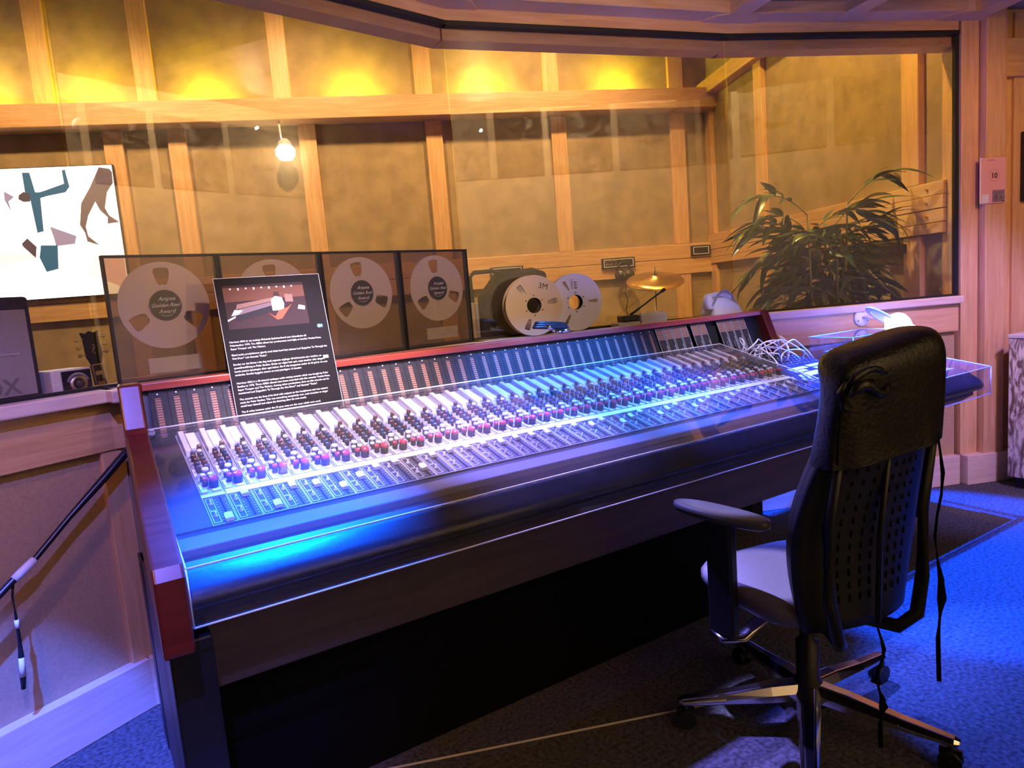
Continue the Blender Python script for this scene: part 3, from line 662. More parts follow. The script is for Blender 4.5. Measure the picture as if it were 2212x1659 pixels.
# ---- award frames in front of the glass
MBf, LBf = frame(AB, BC)
SMOKE = clear('smoked_glass', (0.66, 0.58, 0.46), 1.45, 0.0, 0.004)
FRAME_BLACK = plain('frame_black', (0.012, 0.011, 0.012), 0.35)
REELMET = plain('reel_metal', (0.66, 0.55, 0.48), 0.38, 0.15)
def reel_face(mb, r_in, r_out, wins, wr0, wr1, w0, w1, n=48, mi=0, M=None):
    """flat flange with tapered windows; w0, w1 are the half widths of a window at its inner and outer end"""
    steps = 5; rad = [wr0 + (wr1 - wr0) * i / steps for i in range(steps + 1)]
    wins = sorted(w_ % 360 for w_ in wins); m = len(wins); per = n // m
    def ring(r, hw):
        out = []
        for j, c in enumerate(wins):
            nx = wins[(j + 1) % m] + (360 if j == m - 1 else 0); h = degrees(asin(min(0.99, hw / r)))
            a0, a1 = c + h, nx - h
            out.append([(r * cos(radians(a0 + (a1 - a0) * q / per)), r * sin(radians(a0 + (a1 - a0) * q / per)), 0) for q in range(per + 1)])
        return out
    hws = [w0 * 0.6] + [w0 + (w1 - w0) * i / (steps - 1) for i in range(steps - 1)] + [w1 * 0.8]
    vs_ = []; fs_ = []; rings = [ring(r, h) for r, h in zip(rad, hws)]
    idx = {}
    for i, rg in enumerate(rings):
        for j, seg in enumerate(rg):
            for q, p in enumerate(seg): idx[i, j, q] = len(vs_); vs_.append(p)
    for i in range(steps):
        for j in range(m):
            for q in range(per): fs_.append((idx[i, j, q], idx[i + 1, j, q], idx[i + 1, j, q + 1], idx[i, j, q + 1]))
    for rr_, i in ((r_in, 0), (r_out, steps)):          # solid rings inside and outside the windows
        loop = []
        for j in range(m):
            loop += [idx[i, j, q] for q in range(per + 1)]
            a = vs_[idx[i, j, per]]; b = vs_[idx[i, (j + 1) % m, 0]]
            a0 = atan2(a[1], a[0]); a1 = atan2(b[1], b[0])
            while a1 < a0: a1 += 2 * pi
            for q in range(1, 5):
                t = a0 + (a1 - a0) * q / 5; vs_.append((rad[i] * cos(t), rad[i] * sin(t), 0)); loop.append(len(vs_) - 1)
        o0 = len(vs_)
        for k in loop: x, y, _ = vs_[k]; l_ = hypot(x, y); vs_.append((x / l_ * rr_, y / l_ * rr_, 0))
        L_ = len(loop)
        for k in range(L_):
            f = (loop[k], o0 + k, o0 + (k + 1) % L_, loop[(k + 1) % L_])
            fs_.append(f if i else f[::-1])
    return mb.add(vs_, fs_, mi, M)
GOLD = []
awards = [(0.116, 0.506, 0.306, 'nearest the red end panel, with a plaque', True, 90), (0.506, 0.928, 0.72, 'half hidden behind the information board', False, 95), (0.928, 1.318, 1.118, 'without a plaque between two other frames', False, 98), (1.318, 1.717, 1.53, 'beside the open tape reels, with a plaque', True, 96)]
for xa, xb, xc, lab, plq, rot in awards:
    s = lambda x: (x - 0.08) / 0.985
    a, b, c = s(xa) + 0.002, s(xb) - 0.002, s(xc); zc = 1.485
    p = MBf @ Vector(((a + b) / 2, -0.07, ZS))
    t = thing('award_frame', 'framed tape reel award ' + lab, 'award', p, group='framed reel awards along the sill')
    fr = MB(); w_ = 0.008
    for lo, hi in (((a, -0.085, ZS), (a + w_, -0.055, 1.668)), ((b - w_, -0.085, ZS), (b, -0.055, 1.668)), ((a + w_, -0.085, ZS), (b - w_, -0.055, ZS + w_)), ((a + w_, -0.085, 1.668 - w_), (b - w_, -0.055, 1.668))): fr.box(lo, hi, 0, MBf)
    fr.build('border', FRAME_BLACK, t)
    MB().box((a + w_, -0.082, ZS + w_), (b - w_, -0.079, 1.66), 0, MBf).build('glazing', FRAMEGLASS, t)
    MB().box((a + w_, -0.060, ZS + w_), (b - w_, -0.057, 1.66), 0, MBf).build('back_panel', SMOKE, t)
    MR_ = MBf @ axes((c, -0.066, zc), (1, 0, 0), (0, 0, 1))
    rl = MB(); reel_face(rl, 0.02, 0.158, (rot, rot + 120, rot + 240), 0.075, 0.137, 0.020, 0.031, M=MR_)
    r_ = rl.build('tape_reel', REELMET, t); md = r_.modifiers.new('solid', 'SOLIDIFY'); md.thickness = 0.004
    lb = MB().lathe([(0, 0), (0.056, 0), (0.056, 0.002), (0, 0.002)], 40, 0, MR_ @ Matrix.Translation((0, 0, 0.003)), False).build('hub_label', plain('label_black', (0.008, 0.008, 0.01), 0.25), r_)
    bm = bmesh.new()
    for txt, dx, dy, sz in (('Ampex', -0.026, 0.017, 0.021), ('Golden Reel', -0.051, -0.006, 0.0195), ('Award', -0.028, -0.029, 0.021)):
        me = text_mesh(txt, sz, shear=0.45); me.transform(MR_ @ Matrix.Translation((dx, dy, 0.0056))); bm.from_mesh(me); bpy.data.meshes.remove(me)
    sw = MB().tube([MR_ @ Vector((-0.02 + 0.04 * q / 8, -0.034 - 0.006 * sin(q / 8 * pi), 0.0056)) for q in range(9)], 0.0008, 4)
    me = sw.mesh('sw', [INK]); bm.from_mesh(me); bpy.data.meshes.remove(me)
    me = bpy.data.meshes.new('lettering'); bm.to_mesh(me); bm.free(); me.materials.clear(); me.materials.append(INK)
    put('lettering', me, r_)
    if plq:
        MB().box((c - 0.085, -0.070, ZS + 0.035), (c + 0.10, -0.062, ZS + 0.090), 0, MBf).build('plaque', plain('plaque_pale', (0.62, 0.54, 0.44), 0.35, 0.3), t, 0.001)

# ---- loose tape reels on the sill
MCf, LCf = frame(BC, CD)
def loose_reel(label, px, py, yo, r, th, mat, wins, half, hubm, text, hub_r, txt_at):
    x, z = ON(px, py, MCf, yo); z = ZS + r + 0.002
    t = thing('tape_reel', label, 'tape reel', MCf @ Vector((x, yo, ZS)))
    Mr = MCf @ axes((x, yo, z), (1, 0, 0), (0, 0, 1))
    for sgn, nm in ((1, 'flange'), (-1, 'flange')):
        fm = MB(); reel_face(fm, hub_r, r, wins, r * 0.48, r * 0.84, half * 0.6, half, M=Mr @ Matrix.Translation((0, 0, sgn * th / 2)))
        o = fm.build('flange', mat, t); md = o.modifiers.new('s', 'SOLIDIFY'); md.thickness = 0.003; md.offset = 0
    MB().lathe([(hub_r, -th / 2), (hub_r * 1.06, -th / 2), (hub_r * 1.06, th / 2), (hub_r, th / 2), (hub_r, -th / 2)], 36, 0, Mr, True, False).build('hub', hubm, t)
    MB().lathe([(hub_r * 1.3, -th * 0.42), (r * 0.80, -th * 0.42), (r * 0.80, th * 0.42), (hub_r * 1.3, th * 0.42)], 48, 0, Mr, True, False).build('wound_tape', plain('tape_brown', (0.42, 0.34, 0.24), 0.4), t)
    for k in range(6): MB().lathe([(0.0035, 0), (0.0035, 0.003)], 8, 0, Mr @ Matrix.Translation((hub_r * 1.28 * cos(k * pi / 3 + pi / 6), hub_r * 1.28 * sin(k * pi / 3 + pi / 6), th / 2 + 0.0015))).build('bolt', hubm, t)
    for s_, sz, ux, uy, rz in text:
        text_obj('lettering', s_, sz, plain('print_black', (0.01, 0.01, 0.01), 0.5), Mr @ Matrix.Translation((ux, uy, th / 2 + 0.002)) @ Matrix.Rotation(rz, 4, 'Z'), t)
    return t
CREAMP = plain('cream_plastic', (0.62, 0.50, 0.30), 0.4)
loose_reel('thick cream tape reel marked 3M standing on the sill', 1150, 655, -0.105, 0.155, 0.05, CREAMP, (128, 8, 248), 0.017, plain('hub_dark', (0.06, 0.05, 0.04), 0.4), (('3M', 0.042, 0.026, 0.088, -0.25),), 0.040, None)
loose_reel('white tape reel marked AMPEX behind the cream reel', 1240, 647, -0.045, 0.153, 0.045, plain('reel_white', (0.66, 0.66, 0.72), 0.4), (0, 120, 240), 0.010, BLACK, (('AMPEX', 0.017, -0.012, 0.070, pi / 2), ('499', 0.030, 0.014, 0.066, pi / 2)), 0.040, None)

# ---- coil of microphone cable on the console top rail
hk = thing('cable_coil', 'coiled black microphone cable with metal plugs on the console top rail', 'cable', (1.92, 2.665, 1.224))
cm = MB()
cm.tube([(1.92 + 0.105 * cos(a * 0.13) * (1 - 0.0015 * a), 2.668 + 0.026 * sin(a * 0.13), 1.232 + 0.030 * abs(sin(a * 0.065)) + 0.0002 * a) for a in range(150)], 0.0065, 8)
cm.build('cable', LEATHER, hk)
for (p, q) in (((1.90, 2.635, 1.250), (1.87, 2.625, 1.268)), ((1.96, 2.64, 1.236), (2.00, 2.632, 1.240))):
    pl_ = MB().cyl(p, q, 0.009, n=14); d = (Vector(q) - Vector(p)).normalized()
    pl_.cyl(Vector(p) - d * 0.025, p, 0.0055, 0.0085, n=12); pl_.build('plug', CHROME, hk)

# ---- telephone
xp, zp = ON(1552, 650, MCf, -0.050)
MT = MCf @ Matrix.Translation((xp, -0.050, ZS + 0.001)) @ Matrix.Rotation(radians(12), 4, 'Z')
ph_ = thing('telephone', 'pale grey desk telephone with coiled cord on the sill', 'telephone', MT @ Vector((0, 0, 0)))
TEL = plain('telephone_grey', (0.56, 0.58, 0.66), 0.25, coat=0.3)
superloft([(0.02, 0, 0, 0.125, 0.070), (0.02, 0, 0.02, 0.128, 0.072), (0.01, 0.0, 0.06, 0.110, 0.066), (-0.02, 0.0, 0.10, 0.068, 0.058), (-0.03, 0, 0.112, 0.05, 0.048)], 32, 4.5, 0, MT).build('body', TEL, ph_)
hs = MB(); hs.tube([MT @ Vector((-0.125 + 0.16 * t_, -0.035 - 0.0 * t_, 0.118 + 0.014 * sin(pi * t_))) for t_ in [k / 10 for k in range(11)]], [0.020, 0.019, 0.016, 0.014, 0.014, 0.014, 0.014, 0.015, 0.017, 0.019, 0.019], 12)
superloft([(-0.118, -0.035, 0.046, 0.022, 0.026), (-0.118, -0.035, 0.058, 0.030, 0.030), (-0.12, -0.035, 0.10, 0.030, 0.028), (-0.12, -0.035, 0.135, 0.018, 0.02)], 20, 2.2, 0, MT, hs)
superloft([(0.035, -0.035, 0.100, 0.026, 0.026), (0.035, -0.035, 0.128, 0.024, 0.024), (0.035, -0.035, 0.140, 0.012, 0.014)], 20, 2.2, 0, MT, hs)
hs.build('handset', TEL, ph_)
Mdl = MT @ Matrix.Translation((0.065, -0.0, 0.075)) @ Matrix.Rotation(radians(38), 4, 'Y')
dl = MB().lathe([(0, 0.004), (0.042, 0.004), (0.044, 0.0), (0.044, -0.01)], 28, 0, Mdl)
for k in range(10): dl.lathe([(0, 0.0052), (0.006, 0.0052)], 8, 1, Mdl @ Matrix.Translation((0.031 * cos(k * 0.55), 0.031 * sin(k * 0.55), 0)), False)
dl.build('dial', [TEL, DGREY], ph_)
cp = [MT @ (Vector((-0.12 + 0.20 * q, -0.072 + 0.015 * q, 0.05 + 0.10 * sin(pi * min(1, q * 0.9 + 0.05)) ** 0.8)) + 0.006 * Vector((0, cos(q * 190), sin(q * 190)))) for q in [k / 240 for k in range(241)]]
MB().tube(cp, 0.0022, 5).build('coiled_cord', plain('cord_grey', (0.35, 0.36, 0.42), 0.4), ph_)

# ---- small grey control box with a dark boom
xb, zb = ON(1375, 690, MCf, -0.07)
gb = thing('control_box', 'small grey control box with dark boom arm on the sill', 'control box', MCf @ Vector((xb, -0.07, ZS)))
MG = MCf @ Matrix.Translation((xb, -0.07, ZS))
GBOX = plain('box_grey', (0.46, 0.44, 0.42), 0.4)
MB().box((0.0, -0.05, 0.0), (0.165, 0.05, 0.062), 0, MG).build('housing', GBOX, gb, 0.008)
kb = MB()
for k in range(7): kb.lathe([(0.006, 0.062), (0.006, 0.068), (0.004, 0.070)], 8, 0, MG @ Matrix.Translation((0.018 + k * 0.021, -0.02, 0)))
tag(kb.build('button', CHROME, gb), kind='stuff')
MB().box((-0.135, -0.05, 0.0), (-0.003, 0.05, 0.024), 0, MG).build('base', GBOX, gb, 0.006)
MB().box((-0.10, -0.04, 0.024), (-0.01, 0.04, 0.060), 0, MG).build('clamp', BLACK, gb, 0.006)
a_ = MG @ Vector((-0.04, 0.0, 0.058)); b_2 = MG @ Vector((0.185, 0.0, 0.185))
MB().tube([a_, a_ + (b_2 - a_) * 0.25, a_ + (b_2 - a_) * 0.26, a_ + (b_2 - a_) * 0.9, a_ + (b_2 - a_) * 0.91, b_2], [0.007, 0.007, 0.005, 0.005, 0.009, 0.010], 10).build('boom_arm', BLACK, gb)

# ---- patch cables, keypad, cards on the right of the console
CABW = plain('cable_white', (0.72, 0.72, 0.80), 0.35)
random.seed(5)
deckz = lambda y: 0.905 + (y - 2.06) * 0.148
for k in range(15):
    xa = 3.06 + random.random() * 0.37; ya = 2.30 + random.random() * 0.24; xb_ = xa + random.uniform(0.10, 0.28) * (1 if k % 2 else -1); xb_ = min(max(xb_, 3.06), 3.45); yb_ = 2.28 + random.random() * 0.26
    hgt = random.uniform(0.05, 0.115); rot_ = random.uniform(-0.3, 0.3)
    pts = []
    for q in range(15):
        t_ = q / 14; x = xa + (xb_ - xa) * t_ + rot_ * 0.06 * sin(pi * t_); y = ya + (yb_ - ya) * t_ + 0.03 * sin(2 * pi * t_ + k)
        y = min(max(y, 2.27), 2.57)
        pts.append((x, y, deckz(y) + 0.008 + hgt * sin(pi * t_) ** 0.7))
    o = MB().tube(pts, 0.0042, 6).build('patch_cable', CABW)
    tag(o, 'white patch cable looping over the black patch bay', 'cable', 'patch cables on the patch bay')
kp = thing('keypad', 'grey keypad unit with rows of keys under a small acrylic box', 'keypad', (3.72, 2.25, 0.902))
Mk = Matrix.Translation((3.73, 2.25, 0.903))
MB().prism([(-0.09, 0.02), (-0.09, 0.045), (0.09, 0.075), (0.09, 0.02)], -0.18, 0.18, 0, Mk @ Matrix(((0, 0, 1, 0), (1, 0, 0, 0), (0, 1, 0, 0), (0, 0, 0, 1)))).build('housing', plain('keypad_grey', (0.35, 0.37, 0.42), 0.4), kp, 0.004)
for sx in (-0.16, 0.16): MB().box((sx - 0.01, -0.06, 0), (sx + 0.01, 0.06, 0.02), 0, Mk).build('foot', BLACK, kp)
ky = MB()
for a in range(8):
    for b in range(4): ky.box((-0.155 + a * 0.04, -0.07 + b * 0.038, 0.045 + b * 0.0063), (-0.127 + a * 0.04, -0.043 + b * 0.038, 0.064 + b * 0.0063), 0, Mk)
tag(ky.build('key', WHITE, kp, 0.002), kind='stuff')
cd = thing('patch_chart', 'dark chart with white labels lying in front of the patch cables', 'card', (3.2, 2.15, 0.92))
MP = axes((3.03, 2.07, deckz(2.07) + 0.002), (1, 0.05, 0), (0, 1, 0.148))
MB().box((0, 0, 0), (0.38, 0.185, 0.004), 0, MP).build('board', BLACK, cd)
for (u, v, a, b) in ((0.02, 0.02, 0.15, 0.055), (0.02, 0.09, 0.10, 0.03), (0.02, 0.13, 0.16, 0.035), (0.20, 0.03, 0.15, 0.03), (0.20, 0.075, 0.14, 0.045), (0.205, 0.135, 0.15, 0.035)):
    MB().box((u, v, 0.004), (u + a, v + b, 0.0055), 0, MP).build('label', WHITE, cd)
wc = thing('caption_card', 'white caption card under the acrylic at the armrest end', 'card', (3.8, 1.95, 0.83))
MB().box((3.52, 1.885, 0.8305), (4.03, 2.030, 0.842)).build('card', WHITE, wc, 0.001)
MB().box((3.80, 1.93, 0.842), (3.98, 2.01, 0.8428)).build('printed_picture', mottled('caption_print', ((0.03, 0.05, 0.12), (0.25, 0.30, 0.45), (0.6, 0.6, 0.65)), 28), wc)
ln = MB()
for k in range(6): ln.box((3.55, 2.005 - k * 0.012, 0.842), (3.74 - 0.03 * (k % 3 == 2), 2.008 - k * 0.012, 0.8424))
tag(ln.build('printed_line', DGREY, wc), kind='stuff')

# ---- swing lamp on the wall rail
MDf, LDf = frame(CD, DE)
xl, zl = ON(1862, 686, MDf, -0.045)
la = thing('wall_lamp', 'white swing lamp with round plate and glowing head on the wall rail', 'lamp', MDf @ Vector((xl, -0.04, zl)))
Ml = MDf @ Matrix.Translation((xl, -0.036, zl))
RXm = Matrix.Rotation(radians(90), 4, 'X')
pm = MB().lathe([(0.052, 0), (0.052, 0.010), (0.046, 0.016), (0, 0.018)], 32, 0, Ml @ RXm)
pm.build('wall_plate', WHITE, la)
for a in (90, 210, 330): MB().lathe([(0.004, 0.015), (0.004, 0.019)], 8, 0, Ml @ RXm @ Matrix.Translation((0.036 * cos(radians(a)), 0.036 * sin(radians(a)), 0))).build('screw', BLACK, la)
MB().cyl(Ml @ Vector((0, -0.015, 0)), Ml @ Vector((0.055, -0.11, -0.005)), 0.008).build('arm', WHITE, la)
pr_ = AT(1905, 685, 3.95); phd = AT(1940, 703, 3.90)
dr = (phd - pr_).normalized()
Mq = axes(pr_, dr, Vector((0, 0, 1)).cross(dr)) @ Matrix.Rotation(radians(-28), 4, 'X')
rg = MB(); rg.lathe([(0.060, -0.004), (0.090, -0.004), (0.094, 0.002), (0.090, 0.008), (0.060, 0.008), (0.056, 0.002), (0.060, -0.004)], 40, 0, Mq @ Matrix.Diagonal((1.1, 0.75, 1, 1)), True, False)
rg.lathe([(0, 0), (0.06, 0)], 40, 0, Mq @ Matrix.Diagonal((1.1, 0.75, 1, 1)), False)
rg.build('shade_disc', WHITE, la)
hd = MB(); ax_ = Vector((0.25, -0.15, -0.75)).normalized(); Mh = Matrix.Translation(phd) @ ax_.to_track_quat('Z', 'X').to_matrix().to_4x4()
hd.lathe([(0, -0.07), (0.03, -0.066), (0.055, -0.045), (0.068, -0.01), (0.070, 0.03), (0.078, 0.034), (0.078, 0.040), (0.064, 0.042)], 32, 0, Mh, True, False)
hd.build('lamp_head', emit('lamp_glow', (0.92, 0.95, 1.0), 5.0), la)

# ---- numbered sign, wall screen, cabinet
MW_, LW_ = frame(DE, DX)
ns = thing('numbered_sign', 'pink and white panel with the number 10 on the timber post', 'sign', MW_ @ Vector((0.19, -0.08, 1.75)))
MN = MW_ @ axes((0.10, -0.078, 1.75), (1, 0, 0), (0, 0, 1))
MB().box((0, 0, 0), (0.182, 0.272, 0.006), 0, MN).build('panel', plain('sign_pink', (0.80, 0.42, 0.38), 0.35), ns, 0.001)
MB().box((0.0, 0, 0.006), (0.006, 0.272, 0.0066), 0, MN).build('stripe', INK, ns)
MB().lathe([(0.032, 0), (0.036, 0), (0.036, 0.0006), (0.032, 0.0006)], 40, 0, MN @ Matrix.Translation((0.098, 0.165, 0.006)), False, False).build('ring', plain('sign_rose', (0.62, 0.25, 0.24), 0.4), ns)
text_obj('lettering', '10', 0.046, BLACK, MN @ Matrix.Translation((0.098, 0.149, 0.0066)), ns, align='CENTER', bold=0.001)
MB().box((0.05, 0.252, 0.006), (0.10, 0.260, 0.0066), 0, MN).build('stripe', plain('sign_rose', (0.62, 0.25, 0.24), 0.4), ns)
MB().box((0.086, 0.006, 0.006), (0.172, 0.078, 0.0068), 0, MN).build('printed_picture', mottled('sign_print', ((0.02, 0.02, 0.05), (0.30, 0.20, 0.22), (0.05, 0.05, 0.16)), 40), ns)
MB().box((0.012, 0.006, 0.006), (0.060, 0.055, 0.0068), 0, MN).build('printed_badge', plain('badge_white', (0.75, 0.72, 0.78), 0.4), ns)
sc = thing('wall_screen', 'black flat screen on the timber wall beside the numbered sign', 'screen', MW_ @ Vector((0.6, -0.02, 1.75)))
MS_ = MW_ @ axes((0.445, -0.022, 1.755), (1, 0, 0), (0, 0, 1))
MB().box((0, 0, 0), (0.55, 0.42, 0.03), 0, MS_).build('bezel', BLACK, sc, 0.004)
MB().box((0.025, 0.025, 0.03), (0.525, 0.395, 0.031), 0, MS_).build('display', plain('display_dark', (0.01, 0.012, 0.02), 0.1), sc)
tl = MB()
for k in range(9): tl.box((0.04, 0.36 - k * 0.036, 0.031), (0.32, 0.366 - k * 0.036, 0.0313), 0, MS_)
tag(tl.build('text_line', emit('screen_text', (0.7, 0.75, 0.8), 0.6), sc), kind='stuff')
cbn = thing('cabinet', 'streaked burl wood cabinet on a dark plinth beside the wall', 'cabinet', (5.02, 1.70, 0))
BURL, n_, l_, b_ = new_mat('burl')
tc = n_.new('ShaderNodeTexCoord'); mp = n_.new('ShaderNodeMapping'); mp.inputs['Scale'].default_value = (16, 16, 5)
tx = n_.new('ShaderNodeTexNoise'); tx.inputs['Scale'].default_value = 1.4; tx.inputs['Detail'].default_value = 3; tx.inputs['Distortion'].default_value = 1.5
rr = n_.new('ShaderNodeValToRGB'); rr.color_ramp.elements[0].position = 0.42; rr.color_ramp.elements[0].color = (0.16, 0.10, 0.07, 1); rr.color_ramp.elements[1].position = 0.56; rr.color_ramp.elements[1].color = (0.72, 0.62, 0.52, 1)
l_.new(tc.outputs['Object'], mp.inputs['Vector']); l_.new(mp.outputs['Vector'], tx.inputs['Vector']); l_.new(tx.outputs['Fac'], rr.inputs['Fac']); l_.new(rr.outputs['Color'], b_.inputs['Base Color']); b_.inputs['Roughness'].default_value = 0.35
MB().box((4.78, 1.40, 0.07), (5.30, 1.93, 0.93)).build('body', BURL, cbn, 0.006)
MB().box((4.775, 1.395, 0.93), (5.305, 1.935, 0.955)).build('top', plain('cabinet_top', (0.55, 0.48, 0.45), 0.3), cbn, 0.005)
MB().box((4.81, 1.43, 0.0), (5.27, 1.90, 0.07)).build('plinth', BLACK, cbn)

# ---- multicore cable hanging on the left wall
MAf, LAf = frame(A0, AB)
sn = thing('multicore_cable', 'thick black multicore cable with white tape hanging along the panelled wall', 'cable', (-0.05, 2.68, 0.8))
path = []
for px, py in ((-60, 1345), (-25, 1310), (0, 1284), (30, 1252), (75, 1208), (150, 1117), (225, 1033), (268, 982), (300, 948)):
    x, z = ON(px, py, MAf, -0.085); path.append(MAf @ Vector((x, -0.085, z)))
MB().tube(path, [0.011] * 4 + [0.0095] * 2 + [0.014] * 3, 10).build('cable', plain('cable_black', (0.012, 0.012, 0.014), 0.3), sn)
MB().tube([path[3] + (path[4] - path[3]) * t_ for t_ in (0.0, 0.3, 0.7, 1.0)], [0.0125, 0.0135, 0.0135, 0.0120], 12).build('tape', plain('tape_white', (0.80, 0.80, 0.84), 0.5), sn)
tp = [MAf @ Vector((ON(px, py, MAf, -0.075)[0], -0.075, ON(px, py, MAf, -0.075)[1])) for px, py in ((28, 1262), (27, 1290), (34, 1330), (41, 1375), (46, 1420), (50, 1465), (51, 1488))]
MB().tube(tp, [0.004, 0.004, 0.004, 0.005, 0.009, 0.009, 0.007], 8).build('tail', BLACK, sn)
MB().tube([tp[2] + (tp[3] - tp[2]) * t_ for t_ in (0.2, 0.6)], 0.0065, 8).build('tape', plain('tape_white', (0.8, 0.8, 0.84), 0.5), sn)
MB().tube([tp[4] + (tp[5] - tp[4]) * t_ + Vector((0, -0.004, 0)) for t_ in (0.0, 0.9)], 0.0085, 8).build('tape', plain('tape_white', (0.8, 0.8, 0.84), 0.5), sn)
# metal floor strip under the console front
Mst, Lst = frame((0.55, 1.975), (1.72, 1.52))
struct(MB().box((0, -0.0025, 0), (Lst, 0.0025, 0.004), 0, Mst).build('trim_21', plain('strip_metal', (0.8, 0.70, 0.55), 0.4)))

# ================================================================== STUDIO THINGS BEYOND THE GLASS
def far_box(mb, x0, x1, z0, z1, d0, d1, mi=0): return mb.box((x0, -d1, z0), (x1, -d0, z1), mi, MF)
# ---- big screen
xt0, _ = ON(0, 365, MF, -0.1); xt1, zt1 = ON(216, 357, MF, -0.1); _, zt0 = ON(280, 632, MF, -0.1)
xt1 = ON(280, 632, MF, -0.1)[0]; xtl = xt1 - 2.1
tv = thing('television', 'large bright television screen on the studio wall showing a microphone', 'television', MF @ Vector(((xtl + xt1) / 2, 0, zt0)))
MB().box((xtl - 0.008, -0.09, zt0 - 0.008), (xt1 + 0.008, -0.05, zt1 + 0.008), 0, MF).build('bezel', BLACK, tv)
MB().box((xtl, -0.10, zt0), (xt1, -0.09, zt1), 0, MF).build('display', emit('tv_white', (1.0, 0.96, 0.98), 2.2), tv)
im = MB()
def tvpoly(pts, mi, dy):
    q = []
    for cx_, cy_ in pts:
        x, z = ON(cx_ / 2.962, cy_ / 2.962, MF, -0.1); q.append((min(x, xt1), min(max(z, zt0), zt1)))
    quad(im, q, dy, mi, MF @ axes((0, -0.1005, 0), (1, 0, 0), (0, 0, 1)))
tvpoly([(640, 1070), (720, 1120), (800, 1400), (820, 1850), (560, 1750), (700, 1400)], 3, 0.0002)
tvpoly([(140, 1105), (188, 1105), (225, 1230), (255, 1230), (280, 1480), (240, 1490), (195, 1280), (170, 1290)], 0, 0.001)
tvpoly([(225, 1240), (300, 1215), (410, 1175), (395, 1090), (415, 1085), (445, 1195), (420, 1230), (300, 1255), (235, 1275)], 0, 0.0012)
tvpoly([(120, 1250), (150, 1228), (190, 1240), (195, 1290), (150, 1292), (118, 1275)], 1, 0.0014)
tvpoly([(632, 1070), (700, 1080), (718, 1100), (722, 1170), (684, 1230), (672, 1330), (700, 1380), (770, 1420), (690, 1430), (690, 1390), (640, 1345), (610, 1290), (565, 1380), (550, 1450), (565, 1510), (640, 1570), (560, 1545), (545, 1490), (512, 1440), (520, 1300), (575, 1200)], 1, 0.0016)
tvpoly([(320, 1450), (420, 1485), (490, 1510), (480, 1560), (360, 1575), (345, 1520)], 2, 0.0012)
tvpoly([(140, 1560), (175, 1525), (235, 1580), (230, 1650), (150, 1580)], 1, 0.0014)
tvpoly([(262, 1570), (370, 1570), (375, 1720), (300, 1740), (255, 1650)], 0, 0.0014)
tvpoly([(25, 1225), (90, 1260), (55, 1290), (75, 1360), (30, 1280)], 2, 0.0012)
tvpoly([(0, 1620), (330, 1620), (330, 1640), (0, 1700)], 3, 0.0004)
im.build('screen_picture', [emit('tv_blue', (0.04, 0.12, 0.22), 0.9), emit('tv_dark', (0.10, 0.07, 0.09), 0.8), emit('tv_mauve', (0.30, 0.26, 0.42), 0.9), emit('tv_pink', (0.95, 0.62, 0.70), 1.6)], tv)
# ---- socket panels on the studio rail
for k, (pa, pb_, lab) in enumerate((((1060, 600), (1130, 573), 'blank black socket panel on the studio rail above the black case'), ((1301, 582), (1371, 554), 'black panel of sockets on the studio rail with headphones hung below'), ((1494, 553), (1534, 528), 'small black socket panel with two windows near the plant'))):
    x0, z0 = ON(*pa, MF, -0.08); x1, z1 = ON(*pb_, MF, -0.08)
    t = thing('socket_panel', lab, 'socket panel', MF @ Vector(((x0 + x1) / 2, -0.06, z0)), group='socket panels on the studio rail')
    MB().box((x0, -0.085, z0), (x1, -0.051, z1), 0, MF).build('box', BLACK, t, 0.006)
    fr = MB(); b = 0.008
    for lo, hi in (((x0 + 0.02, z0 + 0.015), (x1 - 0.02, z0 + 0.015 + b)), ((x0 + 0.02, z1 - 0.015 - b), (x1 - 0.02, z1 - 0.015)), ((x0 + 0.02, z0 + 0.015 + b), (x0 + 0.02 + b, z1 - 0.015 - b)), ((x1 - 0.02 - b, z0 + 0.015 + b), (x1 - 0.02, z1 - 0.015 - b))): fr.box((lo[0], -0.089, lo[1]), (hi[0], -0.085, hi[1]), 0, MF)
    fr.build('outline', PALE, t)
    if k == 1:
        for a in range(3):
            for c in range(2):
                cxx = x0 + 0.06 + a * 0.05; czz = z0 + 0.038 + c * 0.045
                MB().lathe([(0.013, 0), (0.017, 0), (0.017, 0.006), (0.013, 0.006)], 14, 0, MF @ axes((cxx, -0.085, czz), (1, 0, 0), (0, 0, 1)), True, False).build('socket', ALU, t)
# ---- headphones
hxa, hza = ON(1350, 590, MF, -0.16)
hp = thing('headphones', 'black headphones hanging from the socket panel in the studio', 'headphones', MF @ Vector((hxa, -0.16, hza)))
MB().tube([MF @ Vector((hxa + 0.075 * cos(a), -0.13, hza + 0.02 + 0.10 * sin(a))) for a in [pi * k / 14 for k in range(15)]], 0.012, 8).build('headband', BLACK, hp)
for s_ in (-1, 1):
    Mc_ = MF @ axes((hxa + s_ * 0.045, -0.15, hza - 0.02), (0.3, 0, 1), (0, 1, 0))
    MB().lathe([(0, -0.03), (0.055, -0.028), (0.065, 0), (0.055, 0.028), (0, 0.03)], 20, 0, Mc_ @ Matrix.Rotation(radians(70), 4, 'X')).build('ear_cup', LEATHER, hp)
    MB().lathe([(0.040, 0.028), (0.044, 0.034), (0.040, 0.034)], 18, 0, Mc_ @ Matrix.Rotation(radians(70), 4, 'X'), True, False).build('ring', CHROME, hp)
MB().tube([MF @ Vector((hxa + 0.01 + 0.012 * sin(k * 1.3), -0.14, hza - 0.06 - k * 0.04)) for k in range(14)], 0.006, 6).build('cord', BLACK, hp)
